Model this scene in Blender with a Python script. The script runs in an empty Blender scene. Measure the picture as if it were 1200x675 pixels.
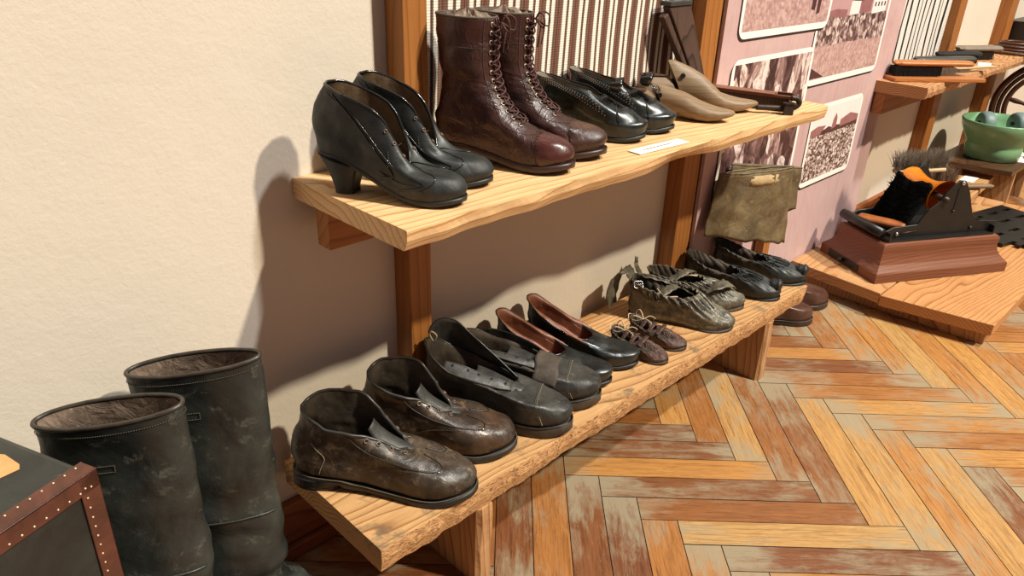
import bpy, bmesh, math, random
import numpy as np
from mathutils import Vector, Matrix, noise, Euler
random.seed(7)
PI = math.pi
SC = bpy.context.scene
COL = SC.collection

# ------------------------------------------------------------------ materials
def srgb(r, g, b):
    f = lambda c: (c/255/12.92) if c/255 <= .04045 else ((c/255+.055)/1.055)**2.4
    return (f(r), f(g), f(b), 1)

def new_mat(name):
    m = bpy.data.materials.new(name); m.use_nodes = True
    nt = m.node_tree; b = nt.nodes['Principled BSDF']
    return m, nt, b

def nd(nt, typ, **kw):
    n = nt.nodes.new(typ)
    for k, v in kw.items():
        if k in n.inputs: n.inputs[k].default_value = v
        else: setattr(n, k, v)
    return n

def ramp(nt, fac, stops):
    r = nt.nodes.new('ShaderNodeValToRGB')
    e = r.color_ramp.elements
    while len(e) < len(stops): e.new(.5)
    for i, (p, c) in enumerate(stops):
        e[i].position = p; e[i].color = c
    nt.links.new(fac, r.inputs[0]); return r.outputs[0]

def mixc(nt, fac, a, b, mode='MIX'):
    m = nt.nodes.new('ShaderNodeMix'); m.data_type = 'RGBA'; m.blend_type = mode
    for s, v in ((0, fac), (6, a), (7, b)):
        if hasattr(v, 'is_linked') or hasattr(v, 'links'): nt.links.new(v, m.inputs[s])
        else: m.inputs[s].default_value = v
    return m.outputs[2]

def coords(nt, scale=(1, 1, 1), loc=(0, 0, 0), rot=(0, 0, 0), out='Object'):
    t = nt.nodes.new('ShaderNodeTexCoord'); mp = nt.nodes.new('ShaderNodeMapping')
    mp.inputs['Scale'].default_value = scale; mp.inputs['Location'].default_value = loc
    mp.inputs['Rotation'].default_value = rot
    nt.links.new(t.outputs[out], mp.inputs[0]); return mp.outputs[0]

def noise_n(nt, vec, scale, detail=5, rough=.6, dist=0):
    n = nd(nt, 'ShaderNodeTexNoise'); n.inputs['Scale'].default_value = scale
    n.inputs['Detail'].default_value = detail; n.inputs['Roughness'].default_value = rough
    n.inputs['Distortion'].default_value = dist
    nt.links.new(vec, n.inputs['Vector']); return n.outputs['Fac']

def bump(nt, b, h, strength, dist=.002, prev=None):
    n = nd(nt, 'ShaderNodeBump'); n.inputs['Strength'].default_value = strength
    n.inputs['Distance'].default_value = dist
    nt.links.new(h, n.inputs['Height'])
    if prev is not None: nt.links.new(prev, n.inputs['Normal'])
    nt.links.new(n.outputs[0], b.inputs['Normal']); return n.outputs[0]

def leather(name, dark, light, rough=.45, scale=18, bs=1.0, wr=.35, scuff=None, scuff_amt=.62, coat=0, loc=(0, 0, 0)):
    m, nt, b = new_mat(name)
    v = coords(nt, loc=loc)
    n1 = noise_n(nt, v, scale, 6, .65, .6)
    c = ramp(nt, n1, [(.35, dark), (.68, light)])
    if scuff:
        n2 = noise_n(nt, v, scale*2.6, 8, .78, .3)
        f = ramp(nt, n2, [(scuff_amt-.04, (0, 0, 0, 1)), (scuff_amt+.14, (1, 1, 1, 1))])
        c = mixc(nt, f, c, scuff)
    nt.links.new(c, b.inputs['Base Color'])
    r = ramp(nt, noise_n(nt, v, scale*1.7, 5), [(.3, (rough-.12,)*3+(1,)), (.7, (rough+.18,)*3+(1,))])
    nt.links.new(r, b.inputs['Roughness'])
    b.inputs['Coat Weight'].default_value = coat
    b.inputs['Coat Roughness'].default_value = .18
    p = bump(nt, b, noise_n(nt, v, scale*1.6, 5, .62, .7), wr*bs, .004)
    bump(nt, b, noise_n(nt, v, 420, 3), .25*bs, .0006, p)
    return m

def plain(name, col, rough=.5, metal=0, bscale=0, bst=.2, var=.12, vs=30, spec=.5):
    m, nt, b = new_mat(name)
    v = coords(nt)
    d = tuple(c*(1-var) for c in col[:3])+(1,); l = tuple(min(1, c*(1+var)) for c in col[:3])+(1,)
    c = ramp(nt, noise_n(nt, v, vs), [(.3, d), (.7, l)])
    nt.links.new(c, b.inputs['Base Color'])
    b.inputs['Roughness'].default_value = rough; b.inputs['Metallic'].default_value = metal
    b.inputs['Specular IOR Level'].default_value = spec
    if bscale: bump(nt, b, noise_n(nt, v, bscale), bst, .001)
    return m

def wood(name, light, dark, ring=38, rot=(0, 0, 0), loc=(0, .3, -.35), rough=.6, tilt=.05, grain=1.0, stain=None, stain_amt=.62, contrast=(.25, .75), ax='X'):
    """growth rings around an axis running along the plank, so faces, edges and ends agree"""
    m, nt, b = new_mat(name)
    v = coords(nt, rot=(rot[0], rot[1]+tilt, rot[2]+tilt*.4), loc=loc)
    # stretch so distortion is slow along grain
    mp = nd(nt, 'ShaderNodeMapping')
    sc = {'X': (.22, 1, 1), 'Y': (1, .22, 1), 'Z': (1, 1, .22)}[ax]
    mp.inputs['Scale'].default_value = sc; nt.links.new(v, mp.inputs[0])
    nz = nd(nt, 'ShaderNodeTexNoise'); nz.inputs['Scale'].default_value = 6; nz.inputs['Detail'].default_value = 2
    nt.links.new(mp.outputs[0], nz.inputs['Vector'])
    add = nd(nt, 'ShaderNodeMixRGB'); add.blend_type = 'ADD'; add.inputs[0].default_value = .09
    nt.links.new(mp.outputs[0], add.inputs[1]); nt.links.new(nz.outputs['Color'], add.inputs[2])
    w = nd(nt, 'ShaderNodeTexWave'); w.wave_type = 'RINGS'; w.rings_direction = ax
    w.wave_profile = 'SAW'
    w.inputs['Scale'].default_value = ring; w.inputs['Distortion'].default_value = .6
    w.inputs['Detail'].default_value = 1.5; w.inputs['Detail Scale'].default_value = .8
    nt.links.new(add.outputs[0], w.inputs['Vector'])
    c = ramp(nt, w.outputs['Fac'], [(contrast[0], light), (contrast[1], tuple(light[i]*.75+dark[i]*.25 for i in range(3))+(1,)), (.93, dark), (1.0, light)])
    mp2 = nd(nt, 'ShaderNodeMapping')
    sc2 = {'X': (3, 90, 90), 'Y': (90, 3, 90), 'Z': (90, 90, 3)}[ax]
    mp2.inputs['Scale'].default_value = sc2; nt.links.new(v, mp2.inputs[0])
    g = noise_n(nt, mp2.outputs[0], 3, 5, .7)
    gc = ramp(nt, g, [(.3, (.72, .68, .62, 1)), (.62, (1, 1, 1, 1))])
    c = mixc(nt, .75*grain, c, gc, 'MULTIPLY')
    big = noise_n(nt, v, 5, 3)
    c = mixc(nt, .5, c, ramp(nt, big, [(.3, (.78, .72, .66, 1)), (.7, (1.0, 1.0, 1.0, 1))]), 'MULTIPLY')
    if stain:
        f = ramp(nt, noise_n(nt, v, 11, 7, .75, .8), [(stain_amt, (0, 0, 0, 1)), (stain_amt+.12, (.85, .85, .85, 1))])
        c = mixc(nt, f, c, stain)
    nt.links.new(c, b.inputs['Base Color'])
    b.inputs['Roughness'].default_value = rough
    b.inputs['Specular IOR Level'].default_value = .3
    p = bump(nt, b, g, .35, .0015)
    bump(nt, b, w.outputs['Fac'], .12, .001, p)
    return m

# ------------------------------------------------------------------ mesh helpers
def tag(o, label=None, cat=None, group=None, kind=None):
    if label: o['label'] = label
    if cat: o['category'] = cat
    if group: o['group'] = group
    if kind: o['kind'] = kind
    return o

def thing(name, label, cat, loc=(0, 0, 0), rz=0, group=None):
    o = bpy.data.objects.new(name, None); COL.objects.link(o)
    o.location = loc; o.rotation_euler = (0, 0, rz); o.empty_display_size = .03
    return tag(o, label, cat, group)

def mesh_obj(name, verts, faces, mats, parent=None, smooth=True, fm=None, loc=None):
    me = bpy.data.meshes.new(name)
    me.from_pydata([tuple(v) for v in verts], [], [tuple(f) for f in faces])
    if not isinstance(mats, (list, tuple)): mats = [mats]
    for m in mats: me.materials.append(m)
    if fm: me.polygons.foreach_set('material_index', fm)
    if smooth: me.polygons.foreach_set('use_smooth', [True]*len(me.polygons))
    me.update()
    o = bpy.data.objects.new(name, me); COL.objects.link(o)
    if parent is not None: o.parent = parent
    if loc is not None: o.location = loc
    return o

class MB:
    """collects shapes into one mesh"""
    def __init__(s): s.v = []; s.f = []; s.m = []
    def add(s, v, f, mi=0):
        n = len(s.v); s.v += [tuple(p) for p in v]; s.f += [tuple(i+n for i in q) for q in f]; s.m += [mi]*len(f); return s
    def box(s, x0, x1, y0, y1, z0, z1, mi=0, M=None):
        v = [(x, y, z) for x in (x0, x1) for y in (y0, y1) for z in (z0, z1)]
        if M is not None: v = [M @ Vector(p) for p in v]
        return s.add(v, [(0, 1, 3, 2), (4, 6, 7, 5), (0, 4, 5, 1), (2, 3, 7, 6), (0, 2, 6, 4), (1, 5, 7, 3)], mi)
    def prism(s, pts, z0, z1, mi=0, M=None):
        n = len(pts)
        v = [(p[0], p[1], z0) for p in pts]+[(p[0], p[1], z1) for p in pts]
        if M is not None: v = [M @ Vector(p) for p in v]
        f = [tuple(range(n-1, -1, -1)), tuple(range(n, 2*n))]+[(i, (i+1) % n, n+(i+1) % n, n+i) for i in range(n)]
        return s.add(v, f, mi)
    def tube(s, pts, r, n=8, mi=0, closed=False, cap=True, flat=1.0):
        pts = [Vector(p) for p in pts]; L = len(pts); rings = []
        rr = r if hasattr(r, '__len__') else [r]*L
        up = None; v = []
        for i, p in enumerate(pts):
            a = pts[(i-1) % L] if (closed or i > 0) else p
            b = pts[(i+1) % L] if (closed or i < L-1) else p
            t = (b-a)
            if t.length < 1e-9: t = Vector((0, 0, 1))
            t.normalize()
            if up is None:
                up = Vector((0, 0, 1)) if abs(t.z) < .9 else Vector((1, 0, 0))
            e = up - t*up.dot(t)
            if e.length < 1e-6: e = t.orthogonal()
            e.normalize(); up = e; w = t.cross(e)
            for k in range(n):
                an = 2*PI*k/n
                v.append(p + e*(math.cos(an)*rr[i]*flat) + w*(math.sin(an)*rr[i]))
        f = []
        for i in range(L if closed else L-1):
            j = (i+1) % L
            for k in range(n):
                f.append((i*n+k, i*n+(k+1) % n, j*n+(k+1) % n, j*n+k))
        if cap and not closed:
            f.append(tuple(range(n-1, -1, -1))); f.append(tuple((L-1)*n+k for k in range(n)))
        return s.add(v, f, mi)
    def lathe(s, prof, n=48, mi=0, M=None, closed=False):
        v = []; f = []; L = len(prof)
        for (r, z) in prof:
            for k in range(n):
                a = 2*PI*k/n; v.append((r*math.cos(a), r*math.sin(a), z))
        for i in range(L-1 if not closed else L):
            j = (i+1) % L
            for k in range(n): f.append((i*n+k, i*n+(k+1) % n, j*n+(k+1) % n, j*n+k))
        if not closed:
            f.append(tuple(range(n-1, -1, -1))); f.append(tuple((L-1)*n+k for k in range(n)))
        if M is not None: v = [M @ Vector(p) for p in v]
        return s.add(v, f, mi)
    def sheet(s, grid, mi=0, closed_u=False):
        R = len(grid); Cn = len(grid[0])
        v = [p for row in grid for p in row]; f = []
        for i in range(R-1):
            for j in range(Cn if closed_u else Cn-1):
                k = (j+1) % Cn
                f.append((i*Cn+j, i*Cn+k, (i+1)*Cn+k, (i+1)*Cn+j))
        return s.add(v, f, mi)
    def build(s, name, mats, parent=None, smooth=False, bevel=0, seg=2, solid=0, subd=0, off=0):
        o = mesh_obj(name, s.v, s.f, mats, parent, smooth, s.m)
        if solid:
            m = o.modifiers.new('thick', 'SOLIDIFY'); m.thickness = solid; m.offset = off
        if bevel:
            m = o.modifiers.new('bev', 'BEVEL'); m.width = bevel; m.segments = seg; m.limit_method = 'ANGLE'; m.angle_limit = .6
        if subd:
            m = o.modifiers.new('sub', 'SUBSURF'); m.levels = subd; m.render_levels = subd
        return o

def catmull(P, m):
    """P list of arrays; m samples between each"""
    out = []; n = len(P)
    for i in range(n-1):
        p0 = P[max(i-1, 0)]; p1 = P[i]; p2 = P[i+1]; p3 = P[min(i+2, n-1)]
        for k in range(m):
            t = k/m
            out.append(.5*((2*p1)+(p2-p0)*t+(2*p0-5*p1+4*p2-p3)*t*t+(3*p1-p0-3*p2+p3)*t**3))
    out.append(P[-1]); return out

def smooth_path(pts, m=6, closed=False):
    P = [np.array(p, float) for p in pts]
    if closed:
        Q = [P[-1]]+P+[P[0], P[1]]
        out = []
        n = len(Q)
        for i in range(1, n-2):
            p0, p1, p2, p3 = Q[i-1], Q[i], Q[i+1], Q[i+2]
            for k in range(m):
                t = k/m
                out.append(.5*((2*p1)+(p2-p0)*t+(2*p0-5*p1+4*p2-p3)*t*t+(3*p1-p0-3*p2+p3)*t**3))
        return out
    return catmull(P, m)

# ------------------------------------------------------------------ shoe maker
NR = 128
TH = np.arange(NR)*2*PI/NR
SS = (1-np.cos(TH))/2
SIDE = np.sign(np.sin(TH)); SIDE[0] = 0; SIDE[NR//2] = 0
SOLE_T = [(0, 0), (.012, .3), (.05, .52), (.12, .66), (.22, .70), (.4, .68), (.55, .80), (.68, .97), (.76, 1.0), (.85, .90), (.93, .66), (.98, .38), (1, 0)]
def table(tb, s):
    xs = np.array([a for a, b in tb]); ys = np.array([b for a, b in tb])
    return np.interp(s, xs, ys)
_d = np.linspace(0, 1, 400)
def solew(s, toe=0):
    # interpolate over theta so round ends stay round
    th = np.arccos(1-2*np.clip(s, 0, 1))
    tt = [math.acos(1-2*a) for a, b in SOLE_T]
    pts = [b for a, b in SOLE_T]
    base = np.interp(th, tt, pts)
    el = np.sin(th)
    k = np.clip(toe, 0, 1)
    return base*(1-.0*k) if k == 0 else base*(1-k*.4)+el*k*.4

def smooth_arr(a, it=2):
    for _ in range(it): a = (np.roll(a, 1)+2*a+np.roll(a, -1))/4
    return a

def key(xb, zb, xf, zf, w, el=0, wt=None, zt=None, curve=0, skew=0, zt2=None):
    hw = np.array(solew(SS))*(1-el)+np.sqrt(np.clip(1-(2*SS-1)**2, 0, 1))*el
    hw = hw*w
    if wt: hw = table(wt, SS)
    hw = np.abs(smooth_arr(np.abs(hw)*np.where(SIDE == 0, 0, 1), 1)) if wt is None else hw
    x = xb+(xf-xb)*SS
    z = zb+(zf-zb)*SS
    if zt: z = table(zt, SS)
    if zt2: z = np.where(SIDE > 0, table(zt2, SS), z)
    z = smooth_arr(z, 3)
    y = SIDE*hw + curve*np.sin(PI*np.clip((SS-.35)/.65, 0, 1)*.5)**2*(SS) + skew*SS*(1-SS)
    if wt is not None: y = SIDE*smooth_arr(hw, 2)
    y = np.where(SIDE == 0, curve*SS**2*1.0, y) if wt is None else y
    return np.stack([x, y, z], 1)

class Shell:
    def __init__(s, keys, sub=5, disp=None, seed=0, smooth=1):
        rows = catmull(keys, sub)
        G = np.array(rows)              # T x NR x 3
        for _ in range(smooth):         # light smoothing around the ring, ends included
            G[:-1] = (np.roll(G[:-1], 1, 1)+6*G[:-1]+np.roll(G[:-1], -1, 1))/8
        s.G = G; s.T = len(rows)
        s.norm()
        if disp:
            for i in range(s.T):
                t = i/(s.T-1)
                for j in range(NR):
                    d = disp(t, j/NR, Vector(G[i, j]), seed)
                    G[i, j] += s.N[i, j]*d
            s.norm()
    def norm(s):
        G = s.G
        du = np.roll(G, -1, 1)-np.roll(G, 1, 1)
        dt = np.empty_like(G); dt[1:-1] = G[2:]-G[:-2]; dt[0] = G[1]-G[0]; dt[-1] = G[-1]-G[-2]
        n = np.cross(dt, du); l = np.linalg.norm(n, axis=2, keepdims=True); n = n/np.maximum(l, 1e-9)
        c = G.mean(axis=1, keepdims=True)
        flip = ((G-c)*n).sum() < 0
        if flip: n = -n
        s.outw = flip     # sheet winding is du x dt
        s.N = n
    def at(s, t, u, off=0):
        ft = np.clip(t, 0, 1)*(s.T-1); i = int(min(ft, s.T-2)); a = ft-i
        fu = (u % 1)*NR; j = int(fu) % NR; b = fu-int(fu); k = (j+1) % NR
        g = s.G; n = s.N
        p = (g[i, j]*(1-b)+g[i, k]*b)*(1-a)+(g[i+1, j]*(1-b)+g[i+1, k]*b)*a
        q = (n[i, j]*(1-b)+n[i, k]*b)*(1-a)+(n[i+1, j]*(1-b)+n[i+1, k]*b)*a
        q = q/max(np.linalg.norm(q), 1e-9)
        return Vector(p+q*off), Vector(q)
    def iso(s, n, c, u0, u1, off=.0008, steps=60, t0=0, t1=1):
        """curve where dot(p,n)=c, one point per u"""
        out = []
        for k in range(steps+1):
            u = u0+(u1-u0)*k/steps
            prev = None
            for q in range(61):
                t = t0+(t1-t0)*q/60
                p, _ = s.at(t, u)
                d = p.x*n[0]+p.y*n[1]+p.z*n[2]-c
                if prev is not None and (d < 0) != (prev[1] < 0):
                    a = prev[1]/(prev[1]-d); tt = prev[0]+(t-prev[0])*a
                    out.append(s.at(tt, u, off)[0]); break
                prev = (t, d)
        return out
    def upper(s, mat, parent, name='upper', thick=.0022):
        g = s.G if s.outw else s.G[:, ::-1]
        mb = MB(); mb.sheet([list(r) for r in g.tolist()], closed_u=True)
        o = mb.build(name, mat, parent, smooth=True, solid=thick, off=-1)
        return o
    def lining(s, mat, parent, t0=.05, off=-.0034, name='lining', fill=True):
        i0 = int(t0*(s.T-1)); g = s.G[i0:]+s.N[i0:]*off
        g = g.copy()
        g[-1, :, 2] -= .0012
        mb = MB(); rows = [r for r in g.tolist()]
        # close the bottom by shrinking to the centre line
        b0 = g[0]; mid = b0.copy(); mid[:, 1] *= 0
        if fill: rows = [(b0*(1-k)+mid*k).tolist() for k in (1, .66, .33)]+rows
        mb.sheet(rows, closed_u=True)
        return mb.build(name, mat, parent, smooth=True)
    def cap(s, nrm, c, mat, parent, name='toe_cap', off=.0007, t1=.86):
        i1 = int(t1*(s.T-1)); g = (s.G+s.N*off)[:i1]
        if not s.outw: g = g[:, ::-1]
        mb = MB(); mb.sheet([list(r) for r in g.tolist()], closed_u=True)
        o = mb.build(name, mat, parent, smooth=True)
        bm = bmesh.new(); bm.from_mesh(o.data); n = Vector(nrm)
        bmesh.ops.bisect_plane(bm, geom=bm.verts[:]+bm.edges[:]+bm.faces[:], plane_co=n*(c/n.length_squared), plane_no=n, clear_inner=True)
        bm.to_mesh(o.data); bm.free()
        m_ = o.modifiers.new('thick', 'SOLIDIFY'); m_.thickness = .0008; m_.offset = 0
        return o
    def rim(s, r, mat, parent, name='topline_binding', t=1.0, off=-.001):
        pts = [s.at(t, j/NR, off)[0] for j in range(NR)]
        mb = MB(); mb.tube(pts, r, 8, closed=True)
        return mb.build(name, mat, parent, smooth=True)

def su(sv, side):
    """u for position s along the ring; side 'n' = right side of the shoe (towards camera), 'f' = left side"""
    th = math.acos(1-2*sv)/(2*PI)
    return th if side == 'f' else 1-th

def sole_mesh(L, w, zbot, ztop, mat, parent, curve=0, name='sole', x0=0, grow=1.0, bevel=.0015):
    """zbot/ztop functions of s"""
    hw = np.array(solew(SS))*w; hw = smooth_arr(hw*np.where(SIDE == 0, 0, 1), 1)
    x = x0+L*SS; y = SIDE*hw+curve*np.sin(PI*np.clip((SS-.35)/.65, 0, 1)*.5)**2*SS
    y = np.where(SIDE == 0, curve*SS**2, y)
    rows = []
    for sc, fz in ((0, 0), (.6, 0), (.97, 0), (1.0, .12), (1.0, .88), (.97, 1), (.6, 1), (0, 1)):
        row = []
        for i in range(NR):
            cx = x0+L*.5; s_ = SS[i]
            yc = curve*SS[i]**2
            xx = x[i] if sc in (1.0,) else (cx+(x[i]-cx)*(sc if sc > .9 else 1))
            yy = yc+(y[i]-yc)*sc
            zz = zbot(s_)*(1-fz)+ztop(s_)*fz
            row.append((xx, yy, zz))
        rows.append(row)
    mb = MB(); mb.sheet(rows, closed_u=True)
    return mb.build(name, mat, parent, smooth=True)

def welt_stitch(L, w, z, mat, parent, curve, n=90, grow=.0015, name='welt_stitching'):
    mb = MB()
    hw = np.array(solew(SS))*w; hw = smooth_arr(hw*np.where(SIDE == 0, 0, 1), 1)
    pts = [Vector((L*SS[i], SIDE[i]*hw[i]+curve*SS[i]**2, z(SS[i]))) for i in range(NR)]
    mb.tube(pts, .0011, 6, closed=True)
    return mb.build(name, mat, parent, smooth=True)

def heel_block(xs, wtop, ztop, mat, parent, bot=.8, xbot=None, lift=None, x1=None, name='heel'):
    """heel from z=0 to ztop(s-like x): xs=(x0,x1) at the top, xbot at the bottom"""
    xb = xbot or xs; n = 32; rows = []
    def ring(x0, x1, w, z, zf=None):
        r = []
        for k in range(n):
            a = 2*PI*k/n; c = math.cos(a); sn = math.sin(a)
            # D shape: round back (c<0), flat breast
            px = (x0+x1)/2+(x1-x0)/2*(c if c < 0 else min(1, c*1.35))
            py = w*math.copysign(abs(sn)**.75, sn)
            r.append((px, py, z if zf is None else z+(zf-z)*(px-x0)/(x1-x0)))
        return r
    z0, z1 = ztop
    for k in range(9):
        t = k/8; e = t**1.5
        x0 = xb[0]*(1-e)+xs[0]*e; x1 = xb[1]*(1-e)+xs[1]*e
        w = wtop*(bot+(1-bot)*e)
        rows.append(ring(x0, x1, w, (z0)*t, (z1)*t if t > 0 else 0))
    mb = MB(); mb.sheet(rows, closed_u=True)
    mb.f.append(tuple(range(n-1, -1, -1))); mb.m.append(0)
    mb.f.append(tuple(8*n+k for k in range(n))); mb.m.append(0)
    o = mb.build(name, mat, parent, smooth=False, bevel=.0012)
    if lift:
        mb = MB()
        r0 = ring(xb[0]-.0006, xb[1]+.0006, wtop*bot+.0006, 0); r1 = [(a, b, .005) for a, b, c in r0]
        mb.sheet([r0, r1], closed_u=True); mb.f += [tuple(range(n-1, -1, -1)), tuple(n+k for k in range(n))]; mb.m += [0, 0]
        mb.build('heel_lift', lift, parent)
    return o

def eyelet(sh, t, u, mat, parent, r=.0026, tr=.0008, hole=None, off=.0006):
    p, n = sh.at(t, u, off)
    q = n.to_track_quat('Z', 'Y').to_matrix().to_4x4(); q.translation = p
    mb = MB()
    prof = [(r+tr*math.cos(a), tr*math.sin(a)) for a in [2*PI*k/6 for k in range(6)]]
    mb.lathe(prof, 14, 0, q, closed=True)
    mb.lathe([(r, .0001), (r*.2, .0002)], 10, 1, q)
    return mb.build('eyelet', [mat, hole or M['hole']], parent, smooth=True)

def stitch(pts, mat, parent, r=.0005, name='stitching', dash=0):
    mb = MB(); pts = [Vector(p) for p in pts]
    if len(pts) < 2: return
    if not dash: mb.tube(pts, r, 5)
    else:
        # resample
        segs = [0]
        for a, b in zip(pts, pts[1:]): segs.append(segs[-1]+(b-a).length)
        def P(d):
            d = min(max(d, 0), segs[-1])
            for i in range(len(segs)-1):
                if segs[i+1] >= d:
                    k = (d-segs[i])/max(segs[i+1]-segs[i], 1e-9); return pts[i].lerp(pts[i+1], k)
            return pts[-1]
        d = 0
        while d < segs[-1]-dash*.5:
            mb.tube([P(d), P(d+dash*.3), P(d+dash*.62)], [r*.6, r, r*.6], 5); d += dash
    return mb.build(name, mat, parent, smooth=True)

def wrinkle(amp, sc=45, amp2=0, sc2=120, lo=0, stretch=(1, 1, 1)):
    def f(t, u, p, seed):
        q = Vector((p.x*stretch[0], p.y*stretch[1], p.z*stretch[2]))
        d = noise.noise(q*sc+Vector((seed, 0, seed*2)))*amp
        if amp2: d += noise.noise(q*sc2+Vector((seed*3, 1, 0)))*amp2
        return d*min(1, max(0, (t-lo)*6))
    return f
# ------------------------------------------------------------------ palette
W1 = (1, 1, 1, 1)
M = {}
M['hole'] = plain('eyelet hole', srgb(12, 10, 9), .9)
M['pine'] = wood('pale pine plank', srgb(234, 196, 146), srgb(184, 128, 76), ring=24, loc=(0, -.02, .19), contrast=(.3, .8), rough=.55)
M['bench'] = wood('worn pine bench plank', srgb(212, 168, 116), srgb(150, 102, 60), ring=42, loc=(0, .12, .1), rough=.62, stain=srgb(112, 96, 76), stain_amt=.53, contrast=(.15, .7))
M['leg'] = wood('pine leg board', srgb(196, 152, 108), srgb(146, 98, 58), ring=30, loc=(.05, .1, 0), rough=.6, ax='Z')
M['post'] = wood('orange varnished post', srgb(172, 114, 60), srgb(146, 90, 42), ring=16, loc=(.09, .05, 0), rough=.42, ax='Z', grain=.6)
M['beam'] = wood('orange varnished beam', srgb(168, 112, 62), srgb(138, 84, 42), ring=16, loc=(.0, .05, .1), rough=.45, grain=.6)
M['platform'] = wood('platform pine', srgb(206, 160, 112), srgb(168, 112, 66), ring=26, loc=(0, -.1, .16), rough=.5, stain=srgb(176, 132, 88), stain_amt=.55)
M['redwood'] = wood('reddish moulded wood', srgb(130, 82, 60), srgb(100, 58, 42), ring=30, loc=(0, .1, .1), rough=.34, grain=.5)
M['darkwood'] = wood('dark brown table wood', srgb(92, 66, 46), srgb(60, 40, 28), ring=30, loc=(0, .1, .1), rough=.3, grain=.6)
M['lastwood'] = wood('beech last wood', srgb(142, 120, 94), srgb(124, 102, 78), ring=26, loc=(.0, .05, .06), rough=.48, grain=.5, stain=srgb(112, 84, 60), stain_amt=.64)
M['oldwood'] = wood('old dark stick wood', srgb(84, 62, 50), srgb(46, 34, 28), ring=40, loc=(.0, .05, .0), rough=.6, ax='Z')
M['brushwood'] = wood('brush back wood', srgb(190, 124, 70), srgb(150, 86, 44), ring=50, loc=(.0, .05, .03), rough=.35, grain=.5)
M['lightwood'] = wood('light brush wood', srgb(206, 186, 150), srgb(176, 150, 110), ring=50, loc=(.0, .05, .03), rough=.5, grain=.5)
M['paper'] = plain('label paper', srgb(240, 234, 218), .8, var=.03)
M['ink'] = plain('label ink', srgb(70, 66, 64), .8)
M['iron'] = plain('old iron', srgb(64, 54, 46), .5, .55, 220, .4, .3)
M['chrome'] = plain('bright metal', srgb(200, 200, 196), .22, .9)
M['brass'] = plain('brass', srgb(214, 176, 108), .3, .85)
M['blackmetal'] = plain('black painted metal', srgb(30, 29, 28), .38, .2, 90, .15, .2)
M['green'] = plain('green glazed ceramic', srgb(116, 160, 120), .25, 0, 0, 0, .04, spec=.5)
M['greywheel'] = plain('grey rubber wheel', srgb(112, 132, 130), .5)
M['blackbristle'] = plain('black bristle', srgb(20, 19, 20), .8, 0, 600, .9, .4, 300)
M['greybristle'] = plain('grey bristle hair', srgb(136, 128, 114), .85, 0, 400, .9, .3, 100)
M['darkgrey'] = plain('dark grey brush handle', srgb(60, 60, 58), .4)
M['orange'] = leather('orange polished roller leather', srgb(178, 92, 18), srgb(226, 136, 36), .22, 10, .4, .2)
M['tan'] = leather('tan wood handle', srgb(140, 78, 38), srgb(176, 106, 56), .3, 10, .2, .1)
M['velvet'] = plain('black cloth', srgb(8, 8, 9), .95, 0, 300, .5, .3, 200, spec=.1)

# wall paint
m, nt, b = new_mat('cream plaster'); v = coords(nt)
c = ramp(nt, noise_n(nt, v, 1.6, 4), [(.3, srgb(211, 200, 184)), (.7, srgb(217, 206, 190))])
nt.links.new(c, b.inputs['Base Color']); b.inputs['Roughness'].default_value = .75
b.inputs['Specular IOR Level'].default_value = .25
p = bump(nt, b, noise_n(nt, v, 26, 5, .6), .25, .004); bump(nt, b, noise_n(nt, v, 170, 3, .6), .35, .0012, p)
M['wall'] = m
M['baseboard'] = wood('brown baseboard', srgb(150, 88, 50), srgb(110, 60, 32), ring=30, loc=(0, .1, .1), rough=.4)

# parquet
m, nt, b = new_mat('herringbone oak')
uv = nd(nt, 'ShaderNodeUVMap'); uv.uv_map = 'board'
rn = nd(nt, 'ShaderNodeAttribute'); rn.attribute_name = 'rnd'
sep = nd(nt, 'ShaderNodeSeparateColor'); nt.links.new(rn.outputs['Color'], sep.inputs[0])
c = ramp(nt, sep.outputs[0], [(0, srgb(118, 72, 44)), (.2, srgb(154, 101, 54)), (.45, srgb(174, 120, 64)), (.8, srgb(190, 141, 78)), (1, srgb(186, 148, 94))])
comb = nd(nt, 'ShaderNodeCombineXYZ'); nt.links.new(sep.outputs[1], comb.inputs[2])
add = nd(nt, 'ShaderNodeVectorMath'); add.operation = 'ADD'
sc_ = nd(nt, 'ShaderNodeVectorMath'); sc_.operation = 'SCALE'; sc_.inputs['Scale'].default_value = 40
nt.links.new(comb.outputs[0], sc_.inputs[0]); nt.links.new(uv.outputs[0], add.inputs[0]); nt.links.new(sc_.outputs[0], add.inputs[1])
mp = nd(nt, 'ShaderNodeMapping'); mp.inputs['Scale'].default_value = (4, 95, 1); nt.links.new(add.outputs[0], mp.inputs[0])
g = noise_n(nt, mp.outputs[0], 2.4, 6, .7, .8)
c = mixc(nt, .9, c, ramp(nt, g, [(.34, (.46, .37, .30, 1)), (.5, (.92, .90, .86, 1)), (.7, (1.12, 1.1, 1.02, 1))]), 'MULTIPLY')
mp2 = nd(nt, 'ShaderNodeMapping'); mp2.inputs['Scale'].default_value = (2.2, 15, 1); nt.links.new(add.outputs[0], mp2.inputs[0])
w = noise_n(nt, mp2.outputs[0], 3.2, 3, .5, 1.2)
c = mixc(nt, .55, c, ramp(nt, w, [(.40, (1, 1, 1, 1)), (.47, (.72, .6, .48, 1)), (.5, (1, 1, 1, 1)), (.58, (.78, .68, .56, 1)), (.62, (1, 1, 1, 1))]), 'MULTIPLY')
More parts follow.
